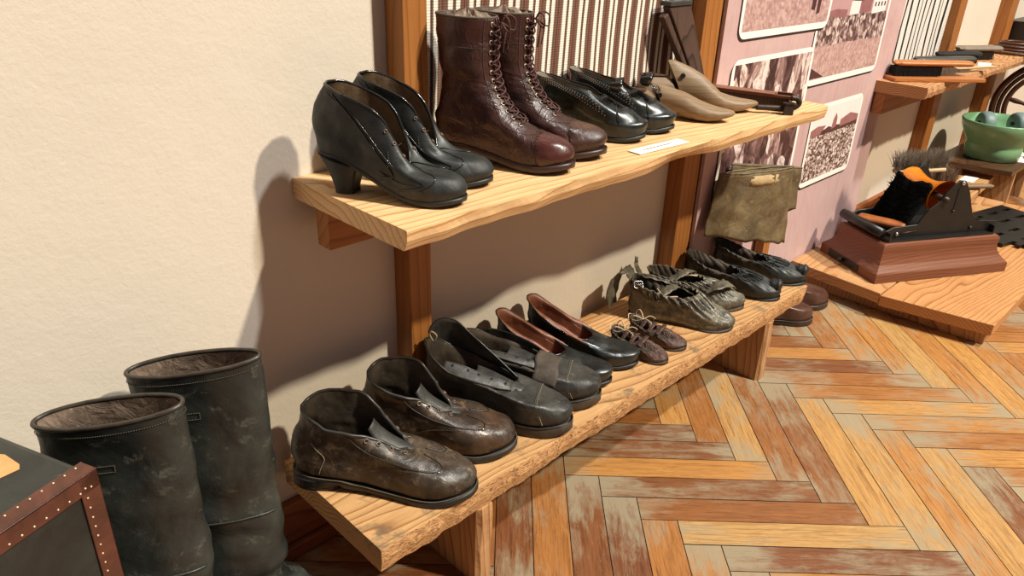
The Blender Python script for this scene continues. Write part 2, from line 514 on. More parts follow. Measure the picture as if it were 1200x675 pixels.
# worn grey patches
ov = coords(nt, scale=(1, 1, 1))
mp3 = nd(nt, 'ShaderNodeMapping'); mp3.inputs['Scale'].default_value = (6, 26, 1); nt.links.new(add.outputs[0], mp3.inputs[0])
wp = noise_n(nt, mp3.outputs[0], 1.6, 8, .8, .4)
big = noise_n(nt, ov, 3.2, 4, .6)
mul = nd(nt, 'ShaderNodeMath'); mul.operation = 'ADD'; nt.links.new(wp, mul.inputs[0]); nt.links.new(big, mul.inputs[1])
mul2 = nd(nt, 'ShaderNodeMath'); mul2.operation = 'ADD'; nt.links.new(mul.outputs[0], mul2.inputs[0])
bw = nd(nt, 'ShaderNodeMath'); bw.operation = 'MULTIPLY'; bw.inputs[1].default_value = .2; nt.links.new(sep.outputs[2], bw.inputs[0])
su_ = nd(nt, 'ShaderNodeSeparateXYZ'); nt.links.new(uv.outputs[0], su_.inputs[0])
e1_ = nd(nt, 'ShaderNodeMath'); e1_.operation = 'SUBTRACT'; nt.links.new(su_.outputs[0], e1_.inputs[0]); e1_.inputs[1].default_value = .23
e2_ = nd(nt, 'ShaderNodeMath'); e2_.operation = 'ABSOLUTE'; nt.links.new(e1_.outputs[0], e2_.inputs[0])
e3_ = nd(nt, 'ShaderNodeMapRange'); e3_.inputs[1].default_value = .12; e3_.inputs[2].default_value = .23; e3_.inputs[3].default_value = 0; e3_.inputs[4].default_value = .17; nt.links.new(e2_.outputs[0], e3_.inputs[0])
e4_ = nd(nt, 'ShaderNodeMath'); e4_.operation = 'ADD'; nt.links.new(bw.outputs[0], e4_.inputs[0]); nt.links.new(e3_.outputs[0], e4_.inputs[1])
nt.links.new(e4_.outputs[0], mul2.inputs[1])
f = ramp(nt, mul2.outputs[0], [(1.16/1.0 if False else .0, (0, 0, 0, 1)), (1, (1, 1, 1, 1))])
mr = nd(nt, 'ShaderNodeMapRange'); mr.inputs[1].default_value = 1.16; mr.inputs[2].default_value = 1.38; mr.inputs[4].default_value = .85
nt.links.new(mul2.outputs[0], mr.inputs[0])
c = mixc(nt, mr.outputs[0], c, srgb(150, 138, 112))
nt.links.new(c, b.inputs['Base Color'])
mr2 = nd(nt, 'ShaderNodeMapRange'); mr2.inputs[1].default_value = .4; mr2.inputs[2].default_value = 1.4; mr2.inputs[3].default_value = .26; mr2.inputs[4].default_value = .6
nt.links.new(mul2.outputs[0], mr2.inputs[0]); nt.links.new(mr2.outputs[0], b.inputs['Roughness'])
bump(nt, b, g, .25, .0012)
M['parquet'] = m
M['gap'] = plain('floor gap', srgb(34, 22, 14), .9)

# ------------------------------------------------------------------ setting
ZF = -.07          # floor height; the lower bench top is at .148, the upper shelf at .636
YW = 1.02          # wall plane
mb = MB(); mb.box(-2.2, 7.5, YW, YW+.12, ZF-.02, 2.7)
tag(mb.build('wall_back', M['wall']), kind='structure')
mb = MB(); mb.box(-2.2, 7.5, YW-.018, YW, ZF, .045); mb.box(-2.2, 7.5, YW-.03, YW-.018, ZF, ZF+.03)
tag(mb.build('baseboard_back', M['baseboard'], bevel=.003), kind='structure')

def floor():
    wa, wb, La, Lb = .0727, .0645, .46, .455
    a0, b0 = .289-.0, 1.161
    V = []; F = []; UV = []; RN = []; r = random.Random(3)
    g = .0010
    def quad(a, bb, A, B, along):
        x = lambda p, q: ((p+q)/math.sqrt(2), (q-p)/math.sqrt(2))
        cx, cy = x((a+A)/2, (bb+B)/2)
        if not (-1.3 < cx < 6.5 and -1.6 < cy < 1.4): return
        j = r.uniform(-.0004, .0002)
        n = len(V)
        for p, q in ((a+g, bb+g), (A-g, bb+g), (A-g, B-g), (a+g, B-g)):
            X, Y = x(p, q); V.append((X, Y, ZF+j))
        F.append((n, n+1, n+2, n+3))
        if along == 'a': UV.extend([(0, 0), (A-a, 0), (A-a, B-bb), (0, B-bb)])
        else: UV.extend([(0, 0), (0, A-a), (B-bb, A-a), (B-bb, 0)])
        # boards redder and darker towards the lower left corner of the room, as laid
        t = r.random()
        if along == 'b' and cx < 1.2: t *= .45
        RN.append((t, r.random(), r.random(), 1))
    for k in range(-6, 12):
        for i in range(-60, 70):
            A0 = a0+k*La+i*wa; B0 = b0+k*Lb-i*wb
            quad(A0, B0-0, A0+La, B0+wb, 'a')
            quad(A0+La, B0, A0+La+wa, B0+Lb, 'b')
    nb = len(F)
    n = len(V); V.extend([(-1.6, -2, ZF-.0015), (7, -2, ZF-.0015), (7, YW, ZF-.0015), (-1.6, YW, ZF-.0015)]); F.append((n, n+1, n+2, n+3))
    UV.extend([(0, 0)]*4); RN.append((0, 0, 0, 1))
    o = mesh_obj('floor', V, F, [M['parquet'], M['gap']], smooth=False, fm=[0]*nb+[1])
    l = o.data.uv_layers.new(name='board')
    for i, t in enumerate(UV): l.data[i].uv = t
    ca = o.data.color_attributes.new('rnd', 'FLOAT_COLOR', 'CORNER')
    for i, pl in enumerate(o.data.polygons):
        for li in pl.loop_indices: ca.data[li].color = RN[i]
    bm = bmesh.new(); bm.from_mesh(o.data)
    bmesh.ops.bisect_plane(bm, geom=bm.verts[:]+bm.edges[:]+bm.faces[:], plane_co=(0, YW+.01, 0), plane_no=(0, 1, 0), clear_outer=True)
    bm.to_mesh(o.data); bm.free()
    tag(o, kind='structure')
floor()

# ------------------------------------------------------------------ rack posts, beam, planks
def post(x0, x1, y0, y1, label, top=2.3):
    mb = MB(); mb.box(0, x1-x0, 0, y1-y0, 0, top-ZF)
    o = mb.build('wooden_post', M['post'], bevel=.002); o.location = (x0, y0, ZF)
    return tag(o, label, 'post', 'upright posts of the shelf rack')
post(.738, .786, .974, 1.02, 'orange-brown upright wooden post behind the brown lace-up boots')
post(1.592, 1.664, .974, 1.02, 'orange-brown wooden post between the striped cloth and the pink poster')
post(3.40, 3.48, .97, 1.02, 'wooden post at the right edge of the black and white striped cloth', 2.3)
post(4.14, 4.24, .97, 1.02, 'wooden post furthest right, above the dark box')
mb = MB(); mb.box(0, 1.1, 0, .034, 0, .066)
o = mb.build('support_beam', M['beam'], bevel=.0015); o.location = (.562, .9395, .538)
tag(o, 'square wooden beam under the rear edge of the upper pine shelf', 'beam')

def live_plank(name, x0, x1, yb, yf, ztop, th, mat, edge, notches=(), seed=0, emat=None):
    """plank along x with an irregular bark-side front edge and notches round the posts; local origin at x0,yb,ztop-th"""
    xs = sorted([x0+(x1-x0)*i/90 for i in range(91)]+[c_+d_ for (a_, b_, _) in notches for c_ in (a_, b_) for d_ in (-.0003, .0003) if x0 < c_+d_ < x1])
    nx = len(xs)-1
    mb = MB(); rows = []
    for x in xs:
        k = (x-x0)/(x1-x0)
        e = edge(x)
        ft = yf+e[0]; fb = yf+e[1]
        zt = ztop; zb = ztop-th+e[2]
        yy = yb
        for (a, b_, d) in notches:
            if a <= x <= b_: yy = min(yy, d)
        mid = (ft+fb)/2+e[3]
        rows.append([(x-x0, yy-yb, th), (x-x0, ft-yb, th), (x-x0, ft-yb-.0006, th-.002), (x-x0, mid-yb, th/2+(zb-ztop+th)/2), (x-x0, fb-yb, zb-ztop+th+.001), (x-x0, fb-yb+.002, zb-ztop+th), (x-x0, yy-yb, zb-ztop+th)])
    mb.sheet(rows, closed_u=True)
    if emat:
        for fi in range(len(mb.f)):
            if fi % 7 in (1, 2, 3, 4): mb.m[fi] = 1
        mat = [mat, emat]
    n = len(rows[0]); mb.f.append(tuple(range(n))); mb.m.append(0)
    mb.f.append(tuple((nx)*n+k for k in range(n-1, -1, -1))); mb.m.append(0)
    o = mb.build(name, mat, smooth=False)
    bm = bmesh.new(); bm.from_mesh(o.data); bmesh.ops.recalc_face_normals(bm, faces=bm.faces); bm.to_mesh(o.data); bm.free()
    o.location = (x0, yb, ztop-th)
    return o
def e1(x):
    n = noise.noise(Vector((x*5, 3.1, 0))); n2 = noise.noise(Vector((x*17, 8, 0)))
    k = max(0, 1-abs(x-1.2)/.12)
    return (n*.004, .006+n*.006+n2*.003+k*.012-max(0, (x-1.25))*.008, n2*.0015+k*.006, -.003+n2*.002)
o = live_plank('shelf_plank', .552, 1.79, 1.019, .734, .636, .031, M['pine'], e1, [(.733, .791, .973), (1.587, 1.664, .973), (1.664, 9, .960)])
o.modifiers.new('b', 'BEVEL').width = .001
tag(o, 'pale pine upper shelf board with rough natural front edge, carrying booties and lasts', 'shelf')

bench = thing('low_bench', 'low pine bench along the wall carrying six pairs of old shoes', 'bench', (.475, 1.0, ZF))
def e2(x):
    n = noise.noise(Vector((x*6, 1.1, 5))); n2 = noise.noise(Vector((x*34, 8, 2)))
    return (n*.003, .003+n*.005+n2*.004, n2*.002, -.003+n2*.0035)
def bark(name, light, dark, sc=1.0):
    m, nt, b = new_mat(name)
    v = coords(nt, scale=(1, 1, 2.2), rot=(0, .5, 0))
    n1 = noise_n(nt, v, 38*sc, 6, .7, 3.0)
    c = ramp(nt, n1, [(.36, dark), (.46, tuple(light[i]*.6+dark[i]*.4 for i in range(3))+(1,)), (.52, light), (.66, tuple(min(1, light[i]*1.1) for i in range(3))+(1,))])
    n2 = noise_n(nt, coords(nt), 7, 3)
    c = mixc(nt, .6, c, ramp(nt, n2, [(.35, (.75, .7, .64, 1)), (.65, (1, 1, 1, 1))]), 'MULTIPLY')
    nt.links.new(c, b.inputs['Base Color']); b.inputs['Roughness'].default_value = .65
    bump(nt, b, n1, .8, .003); return m
M['bark'] = bark('rough sawn bench edge', srgb(208, 160, 108), srgb(116, 72, 40))
M['bark3'] = bark('rough sawn shelf edge', srgb(214, 164, 116), srgb(112, 70, 44))
o = live_plank('bench_top', .475, 1.865, 1.0, .718, .148, .047, M['bench'], e2, [(.733, .791, .973), (1.587, 1.664, .973), (1.664, 9, .960)], emat=M['bark'])
o.parent = bench; o.location = (0, 0, .148-.047-ZF)
def e2l(x0, label=None):
    mb = MB(); n = 12; rows = []
    for i in range(n+1):
        z = (.101-ZF)*i/n
        q = noise.noise(Vector((z*20, x0, 0)))*.003; q2 = noise.noise(Vector((z*30, x0+5, 0)))*.004
        rows.append([(0, -.045, z), (.034, -.045, z), (.034+q, -.282+q2, z), (.008+q, -.284+q2*.7, z), (0, -.277, z)])
    mb.sheet(rows, closed_u=True); mb.f += [tuple(range(5)), tuple(n*5+k for k in range(4, -1, -1))]; mb.m += [0, 0]
    o = mb.build('leg', M['leg'], bench); o.location = (x0-.475, 0, 0)
    bm = bmesh.new(); bm.from_mesh(o.data); bmesh.ops.recalc_face_normals(bm, faces=bm.faces); bm.to_mesh(o.data); bm.free()
e2l(.672); e2l(1.668)

# ------------------------------------------------------------------ cloths
def stripe_mat(name, period, stops, dots=True, rough=.9):
    m, nt, b = new_mat(name)
    uv = nd(nt, 'ShaderNodeUVMap'); uv.uv_map = 'cloth'
    sp = nd(nt, 'ShaderNodeSeparateXYZ'); nt.links.new(uv.outputs[0], sp.inputs[0])
    a = nd(nt, 'ShaderNodeMath'); a.operation = 'DIVIDE'; a.inputs[1].default_value = period; nt.links.new(sp.outputs[0], a.inputs[0])
    fr = nd(nt, 'ShaderNodeMath'); fr.operation = 'FRACT'; nt.links.new(a.outputs[0], fr.inputs[0])
    r = nt.nodes.new('ShaderNodeValToRGB'); r.color_ramp.interpolation = 'CONSTANT'
    e = r.color_ramp.elements
    while len(e) < len(stops): e.new(.5)
    for i, (p_, c_) in enumerate(stops): e[i].position = p_; e[i].color = c_
    nt.links.new(fr.outputs[0], r.inputs[0]); c = r.outputs[0]
    wv = nd(nt, 'ShaderNodeMath'); wv.operation = 'MULTIPLY'; wv.inputs[1].default_value = 1400; nt.links.new(sp.outputs[1], wv.inputs[0])
    sn = nd(nt, 'ShaderNodeMath'); sn.operation = 'SINE'; nt.links.new(wv.outputs[0], sn.inputs[0])
    c = mixc(nt, .5, c, ramp(nt, sn.outputs[0], [(.0, (.62, .6, .58, 1)), (.6, (1, 1, 1, 1))]), 'MULTIPLY') if dots else c
    nt.links.new(c, b.inputs['Base Color']); b.inputs['Roughness'].default_value = rough
    b.inputs['Specular IOR Level'].default_value = .15
    bump(nt, b, sn.outputs[0], .2, .0006)
    return m
wh = srgb(244, 236, 220); br = srgb(104, 76, 64); dk = srgb(60, 46, 42); og = srgb(150, 100, 80); gy = srgb(138, 122, 108)
M['stripe1'] = stripe_mat('brown and cream striped weave', .0475, [(0, wh), (.20, gy), (.235, dk), (.27, og), (.30, dk), (.34, wh), (.53, gy), (.57, br), (.64, og), (.675, br), (.75, dk), (.78, og), (.81, br), (.88, og), (.91, br), (.955, gy)])
wg = srgb(236, 230, 222); lg = srgb(204, 197, 190); bl = srgb(44, 40, 40)
M['stripe2'] = stripe_mat('black and white striped weave', .046, [(0, bl), (.30, wg), (.50, lg), (.58, wg), (.72, lg), (.80, wg)])
def cloth(name, x0, x1, z0, z1, y, mat, amp, sway, n=160, seed=0):
    V = []; F = []; UV = []; nz = 34
    for j in range(nz+1):
        z = z0+(z1-z0)*j/nz
        for i in range(n+1):
            u = i/n; x = x0+(x1-x0)*u
            k = noise.noise(Vector((x*9+seed, z*1.2, 0)))
            s = noise.noise(Vector((x*2.2+seed, z*2.5, 7)))*sway
            V.append((x-x0+s*min(1, u*8, (1-u)*8), -abs(k)*amp-.002, z-z0)); UV.append((x, z))
    for j in range(nz):
        for i in range(n):
            a = j*(n+1)+i; F.append((a, a+1, a+n+2, a+n+1))
    o = mesh_obj(name, V, F, mat, loc=(x0, y, z0))
    l = o.data.uv_layers.new(name='cloth')
    for lp in o.data.loops: l.data[lp.index].uv = UV[lp.vertex_index]
    mo = o.modifiers.new('thick', 'SOLIDIFY'); mo.thickness = .0015; mo.offset = 1
    return o
tag(cloth('striped_cloth', .788, 1.59, .637, 1.5, 1.014, M['stripe1'], .010, .022), 'brown and cream striped woven cloth hanging behind the upper shelf shoes', 'cloth')
tag(cloth('striped_cloth', 2.81, 3.40, .56, 1.5, 1.014, M['stripe2'], .02, .045, seed=4), 'black and white striped cloth hanging right of the pink photo poster', 'cloth')

# ------------------------------------------------------------------ poster with photographs
m, nt, b = new_mat('pink grunge poster print'); v = coords(nt)
c = ramp(nt, noise_n(nt, v, 3, 6, .7, .5), [(.3, srgb(184, 152, 150)), (.7, srgb(206, 176, 172))])
vs = coords(nt, scale=(9, 9, 1.2))
c = mixc(nt, ramp(nt, noise_n(nt, vs, 5, 8, .8), [(.5, (0, 0, 0, 1)), (.75, (.8, .8, .8, 1))]), c, srgb(176, 126, 128))
nt.links.new(c, b.inputs['Base Color']); b.inputs['Roughness'].default_value = .6
M['poster'] = m
def crowd(name, scale, stops, sc=(1, 1, 1), dist=1.0, seed=0):
    m, nt, b = new_mat(name); v = coords(nt, scale=sc, loc=(seed, seed, 0))
    n1 = noise_n(nt, v, scale, 6, .72, dist)
    vo = nd(nt, 'ShaderNodeTexVoronoi'); vo.inputs['Scale'].default_value = scale*1.5; nt.links.new(v, vo.inputs['Vector'])
    sp = nd(nt, 'ShaderNodeSeparateColor'); nt.links.new(vo.outputs['Color'], sp.inputs[0])
    mx = nd(nt, 'ShaderNodeMath'); mx.operation = 'MULTIPLY_ADD'; mx.inputs[1].default_value = .3; nt.links.new(sp.outputs[0], mx.inputs[0])
    m7 = nd(nt, 'ShaderNodeMath'); m7.operation = 'MULTIPLY'; m7.inputs[1].default_value = .75; nt.links.new(n1, m7.inputs[0]); nt.links.new(m7.outputs[0], mx.inputs[2])
    c = ramp(nt, mx.outputs[0], stops)
    nt.links.new(c, b.inputs['Base Color']); b.inputs['Roughness'].default_value = .35
    return m
cs = [(.34, srgb(64, 44, 44)), (.47, srgb(108, 80, 76)), (.57, srgb(160, 130, 124)), (.68, srgb(222, 206, 198))]
M['crowd_small'] = crowd('sepia crowd print small', 60, cs, (1, 1, .7))
M['crowd_big'] = crowd('sepia crowd print large', 20, [(.38, srgb(60, 40, 40)), (.50, srgb(112, 80, 78)), (.59, srgb(168, 136, 130)), (.66, srgb(232, 216, 208))], (1, 1, .55), 1.6, 3)
M['crowd_mid'] = crowd('sepia crowd print dense', 75, [(.36, srgb(54, 38, 38)), (.47, srgb(104, 78, 74)), (.56, srgb(172, 146, 138)), (.66, srgb(232, 220, 212))], (1, 1, 1.3), .8, 8)
M['sand'] = crowd('sepia ground print', 70, [(.3, srgb(160, 124, 120)), (.5, srgb(186, 150, 144)), (.7, srgb(206, 176, 168))], (1, 1, 1), .4, 2)
M['psky'] = plain('sepia sky print', srgb(190, 150, 150), .35, var=.04)
M['pskyw'] = plain('sepia white sky print', srgb(240, 226, 222), .35, var=.03)
M['pdark'] = plain('sepia dark print', srgb(78, 48, 48), .35, var=.2)
M['phouse'] = plain('sepia house print', srgb(150, 102, 102), .35, var=.15)
M['pframe'] = plain('white photo border print', srgb(246, 238, 230), .5, var=.02)
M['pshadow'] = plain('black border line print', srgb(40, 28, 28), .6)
YP = .964
KP = .963/.926
PX, PZ = 1.668, -.06
poster = thing('photo_poster', 'large pink printed poster with rounded sepia crowd photographs, on the wall behind the upper shelf', 'poster', (PX, YP, PZ))
mb = MB(); mb.box(0, 1.13, 0, .010, 0, 1.5); mb.build('board', M['poster'], poster)
def rrect(x0, x1, z0, z1, r, n=6, corners=(1, 1, 1, 1)):
    pts = []
    for (cx, cz, a0, on) in ((x0+r, z0+r, PI, corners[0]), (x1-r, z0+r, 1.5*PI, corners[1]), (x1-r, z1-r, 0, corners[2]), (x0+r, z1-r, .5*PI, corners[3])):
        if on:
            for k in range(n+1):
                a = a0+.5*PI*k/n; pts.append((cx+r*math.cos(a), cz+r*math.sin(a)))
        else: pts.append((cx+(r if math.cos(a0+.7) > 0 else -r), cz+(r if math.sin(a0+.7) > 0 else -r)))
    return pts
def photo(x0, x1, z0, z1, bands, extra=(), layer=0, b=.013, name='photograph'):
    """corners in wall coordinates; bands = [(fraction from bottom, material)]"""
    x0, x1 = x0*KP-PX, x1*KP-PX; z0, z1 = 1-(1-z0)*KP-PZ, 1-(1-z1)*KP-PZ
    mats = []; mb = MB(); y = -.0006*(1+layer)
    def poly(pts, yy, mt):
        if mt not in mats: mats.append(mt)
        mb.add([(p[0], yy, p[1]) for p in pts], [tuple(range(len(pts)))], mats.index(mt))
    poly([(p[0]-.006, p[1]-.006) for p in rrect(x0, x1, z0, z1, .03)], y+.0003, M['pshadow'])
    poly(rrect(x0, x1, z0, z1, .03), y, M['pframe'])
    X0, X1, Z0, Z1 = x0+b, x1-b, z0+b*1.3, z1-b
    zz = Z0
    for k, (f, mt) in enumerate(bands):
        z2 = Z0+(Z1-Z0)*f
        n = 14; top = [(X0+(X1-X0)*i/n, z2 + (0 if k == len(bands)-1 else noise.noise(Vector((i*.9, x0*9, k)))*.006)) for i in range(n+1)]
        poly([(X0, zz-.004 if k else zz), (X1, zz-.004 if k else zz)]+top[::-1], y-.0002+k*.00002*1, mt)
        zz = z2
    for (pts, mt) in extra:
        poly([(X0+(X1-X0)*p[0], Z0+(Z1-Z0)*p[1]) for p in pts], y-.0003, mt)
    o = mesh_obj(name, mb.v, mb.f, mats, poster, smooth=False, fm=mb.m)
    return o
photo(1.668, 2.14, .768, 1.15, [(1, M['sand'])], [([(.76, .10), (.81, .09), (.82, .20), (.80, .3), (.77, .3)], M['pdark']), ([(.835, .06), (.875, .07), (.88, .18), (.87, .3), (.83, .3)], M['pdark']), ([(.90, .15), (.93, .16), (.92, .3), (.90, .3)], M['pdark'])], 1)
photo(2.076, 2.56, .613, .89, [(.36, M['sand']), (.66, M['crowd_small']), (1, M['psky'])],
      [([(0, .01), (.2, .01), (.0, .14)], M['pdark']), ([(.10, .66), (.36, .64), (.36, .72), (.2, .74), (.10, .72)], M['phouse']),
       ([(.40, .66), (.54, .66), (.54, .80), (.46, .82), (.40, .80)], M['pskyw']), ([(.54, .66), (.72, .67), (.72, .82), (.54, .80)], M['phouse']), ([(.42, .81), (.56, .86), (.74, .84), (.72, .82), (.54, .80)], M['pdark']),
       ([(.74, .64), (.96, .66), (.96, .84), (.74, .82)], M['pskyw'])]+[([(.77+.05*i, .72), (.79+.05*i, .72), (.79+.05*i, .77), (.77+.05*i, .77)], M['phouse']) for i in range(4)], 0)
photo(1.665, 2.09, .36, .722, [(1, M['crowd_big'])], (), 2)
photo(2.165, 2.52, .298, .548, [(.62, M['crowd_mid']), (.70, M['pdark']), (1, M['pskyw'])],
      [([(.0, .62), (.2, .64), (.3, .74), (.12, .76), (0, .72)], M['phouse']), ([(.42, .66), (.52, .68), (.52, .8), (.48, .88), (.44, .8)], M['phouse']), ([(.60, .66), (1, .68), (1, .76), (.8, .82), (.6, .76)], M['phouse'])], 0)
# ------------------------------------------------------------------ leathers
M['lblack'] = leather('matt black leather', srgb(22, 24, 24), srgb(46, 49, 46), .50, 22, 1, .3, srgb(88, 86, 78), .66)
M['lblackgloss'] = leather('glossy black leather', srgb(22, 25, 24), srgb(42, 46, 44), .30, 20, .6, .3, coat=.08)
M['lworn'] = leather('worn brown work leather', srgb(34, 30, 26), srgb(82, 68, 54), .44, 16, 1.3, .6, srgb(134, 120, 98), .57)
M['lworn2'] = leather('worn brown black leather', srgb(30, 27, 24), srgb(80, 60, 44), .40, 14, 1.3, .6, srgb(132, 106, 80), .58)
M['lflap'] = leather('dusty black leather', srgb(36, 36, 34), srgb(66, 65, 60), .48, 20, 1.2, .5, srgb(112, 106, 94), .62)
M['lbrown'] = leather('dark red-brown leather', srgb(46, 25, 23), srgb(76, 44, 38), .36, 16, 1.6, .9, srgb(120, 74, 56), .66)
M['ldull'] = leather('scuffed brown toe leather', srgb(50, 31, 26), srgb(84, 56, 44), .34, 22, 1, .5, srgb(128, 100, 78), .62)
M['lbrowncap'] = leather('polished red-brown toe leather', srgb(52, 25, 24), srgb(84, 43, 38), .30, 16, .7, .4)
M['lgreen'] = leather('grey-green old leather', srgb(64, 60, 50), srgb(118, 112, 94), .38, 22, 1.5, .8, srgb(168, 158, 134), .58)
M['lchild'] = leather('old brown child leather', srgb(58, 38, 30), srgb(96, 68, 54), .5, 40, 1.5, .8, srgb(128, 100, 82), .62)
M['lboot'] = leather('black green tall boot leather', srgb(24, 27, 26), srgb(58, 62, 58), .38, 9, 1.2, .45, srgb(104, 104, 94), .60)
M['lgaiter'] = leather('olive brown hide', srgb(82, 68, 46), srgb(122, 104, 72), .6, 14, 1.5, .8, srgb(176, 156, 112), .62)
M['dkin'] = leather('dark lining', srgb(46, 38, 30), srgb(74, 62, 48), .7, 20, 1, .4, srgb(110, 96, 76), .62)
M['linpump'] = leather('brown pump lining', srgb(96, 54, 36), srgb(134, 80, 54), .45, 22, 1, .4, srgb(160, 120, 90), .64)
M['lingrey'] = leather('grey lining', srgb(96, 86, 74), srgb(132, 118, 100), .7, 20, 1, .4)
M['linboot'] = leather('boot cloth lining', srgb(96, 80, 68), srgb(140, 120, 104), .8, 22, 1.4, .8, srgb(206, 190, 170), .60)
M['sole'] = plain('black rubber sole', srgb(34, 33, 31), .5, 0, 80, .4, .25)
M['soleworn'] = plain('worn dark leather sole', srgb(62, 52, 42), .6, 0, 70, .6, .4, 60)
M['solebrown'] = plain('brown leather sole', srgb(58, 40, 34), .4, 0, 70, .3, .2)
M['trim'] = plain('edge binding', srgb(44, 42, 38), .35, 0, 120, .3, .25)
M['trimglossy'] = plain('glossy black piping', srgb(30, 31, 31), .18)
M['thread'] = plain('stitch thread', srgb(156, 144, 118), .8)
M['threadd'] = plain('dark stitch thread', srgb(84, 74, 60), .8)
M['lace'] = plain('dark brown lace', srgb(74, 42, 36), .75, 0, 500, .6)
M['lacew'] = plain('pale cord lace', srgb(196, 172, 138), .8, 0, 500, .6)
M['laceb'] = plain('black cord', srgb(28, 26, 24), .7)
M['eyepale'] = plain('pale worn eyelet', srgb(170, 150, 132), .35, .6)
M['eyebrass'] = plain('dull brass eyelet', srgb(112, 96, 82), .45, .5)
M['satin'] = plain('black satin ribbon', srgb(18, 18, 20), .25, 0, 200, .2, spec=.7)

SH, BN = .636, .148

def tongue(parent, pts, widths, mat, name='tongue', bow=.006, thick=.002):
    """sheet along centre-line points (x,z) with half-widths"""
    P = smooth_path([(a, 0, c) for a, c in pts], 5); W = np.interp(np.linspace(0, len(widths)-1, len(P)), range(len(widths)), widths)
    mb = MB(); g = []
    for p, w in zip(P, W):
        g.append([(p[0]+bow*(1-(k/4)**2)*.8, p[1]+w*k/4, p[2]+bow*(1-(k/4)**2)) for k in range(-4, 5)])
    mb.sheet(g)
    return mb.build(name, mat, parent, smooth=True, solid=thick)

# ---- worn brown derby ankle shoes (lower bench, nearest) ----
def work_shoe(loc, rz, label, cat, group, foot, mat, seed, L=.292):
    t = thing('ankle_shoe', label, cat, loc, rz, group)
    c = .010*foot
    wv = wrinkle(.0035, 26, .0012, 80)
    zt_f = [(0, .032), (.25, .029), (.55, .018), (.8, .016), (1, .024)]
    keys = [key(.006, 0, L-.006, 0, .050, 0, zt=zt_f, curve=c),
            key(-.002, .052, L-.001, .036, .0515, 0, curve=c),
            key(.000, .074, L-.012, .050, .0480, .15, curve=c*.9),
            key(.006, .094, L-.046, .061, .043, .4, curve=c*.7),
            key(.016, .114, L-.085, .074, .038, .7, curve=c*.4, zt=[(0, .116), (.5, .096), (.8, .080), (1, .070)]),
            key(.020, .148, L-.112, .080, .037, 1, wt=[(0, 0), (.03, .016), (.12, .030), (.3, .038), (.5, .037), (.65, .027), (.8, .020), (.93, .016), (1, 0)],
                zt=[(0, .142), (.12, .138), (.3, .124), (.5, .117), (.62, .112), (.78, .098), (.92, .083), (1, .074)],
                zt2=[(0, .142), (.12, .150), (.3, .152), (.5, .152), (.60, .149), (.70, .128), (.84, .098), (1, .074)])]
    sh = Shell(keys, 6, wv, seed)
    sh.upper(mat, t); sh.lining(M['dkin'], t, .12)
    sh.rim(.0030, M['trim'], t)
    sole_mesh(L+.004, .054, lambda s: np.interp(s, [0, .27, .31, .5, .62, .82, 1], [.017, .017, .009, .003, 0, 0, .010]), lambda s: np.interp(s, [0, .28, .36, .55, .8, 1], [.026, .024, .018, .012, .012, .021]), M['sole'], t, c, x0=-.002)
    heel_block((-.001, .082), .037, (.022, .018), M['sole'], t, .97, lift=M['sole'])
    # collar padding seam, facings, eyelets
    for side, sg in (('n', -1), ('f', 1)):
        mb = MB()
        for k, (sv, tt) in enumerate(((.62, .93), (.72, .93), (.82, .92), (.92, .90))):
            eyelet(sh, tt, su(sv, side), M['eyebrass'], t, .0034, .0013)
        pts = [sh.at(a, su(s_, side), .0009)[0] for s_, a in ((.50, .985), (.53, .86), (.60, .74), (.72, .64), (.86, .60), (.95, .63), (.985, .75))]
        pts = [sh.at(a, su(s_, side), .0009)[0] for s_, a in smooth_path([(.47, .93), (.50, .80), (.60, .70), (.74, .60), (.88, .56), (.955, .64), (.97, .80)], 5)]
        stitch(pts, M['threadd'], t, .0005, dash=.003)
        pts = [sh.at(a, su(s_, side), .0006)[0] for s_, a in smooth_path([(.46, .95), (.49, .79), (.59, .68), (.74, .575), (.89, .53), (.97, .62), (.99, .80)], 5)]
        mb.tube(pts, .0011, 6); mb.build('facing_edge', M['trim'], t, smooth=True)
        # back quarter seam
        pts = [sh.at(a, su(s_, side), .0006)[0] for s_, a in smooth_path([(.16, .05), (.20, .25), (.21, .42), (.14, .62)], 6)]
        stitch(pts, M['thread'] if side == 'n' else M['threadd'], t, .0006)
        pts = [sh.at(a, su(s_, side), .0007)[0] for s_, a in smooth_path([(.40, .20), (.50, .34), (.62, .44), (.75, .50)], 6)]
        stitch(pts, M['threadd'], t, .0005, dash=.0035)
    p, n = sh.at(.52, su(.90, 'n'), .001)
    mb = MB(); q = n.to_track_quat('Z', 'Y').to_matrix().to_4x4(); q.translation = p
    mb.lathe([(0.0001, .0016), (.0016, .0013), (.0024, .0002), (.0024, -.001)], 12, 0, q); mb.build('rivet', M['chrome'], t, smooth=True)
    tongue(t, [(L-.104, .066), (L-.135, .078), (L-.160, .094), (L-.176, .116)], [.012, .018, .020, .016], M['lflap'])
    welt_stitch(L-.0, .0525, lambda s: np.interp(s, [0, .28, .36, .55, .8, 1], [.027, .025, .019, .0135, .0135, .0225]), M['threadd'], t, c, name='welt')
    return t

a1 = work_shoe((.472, .954, BN), math.radians(-49), 'worn brown leather ankle shoe at the near end of the low bench', 'shoe', 'worn brown ankle shoes', -1, M['lworn'], 1, L=.308)
a2 = work_shoe((.611, .970, BN), math.radians(-51), 'worn brown ankle shoe, second from the near end of the low bench', 'shoe', 'worn brown ankle shoes', 1, M['lworn2'], 9, L=.285)

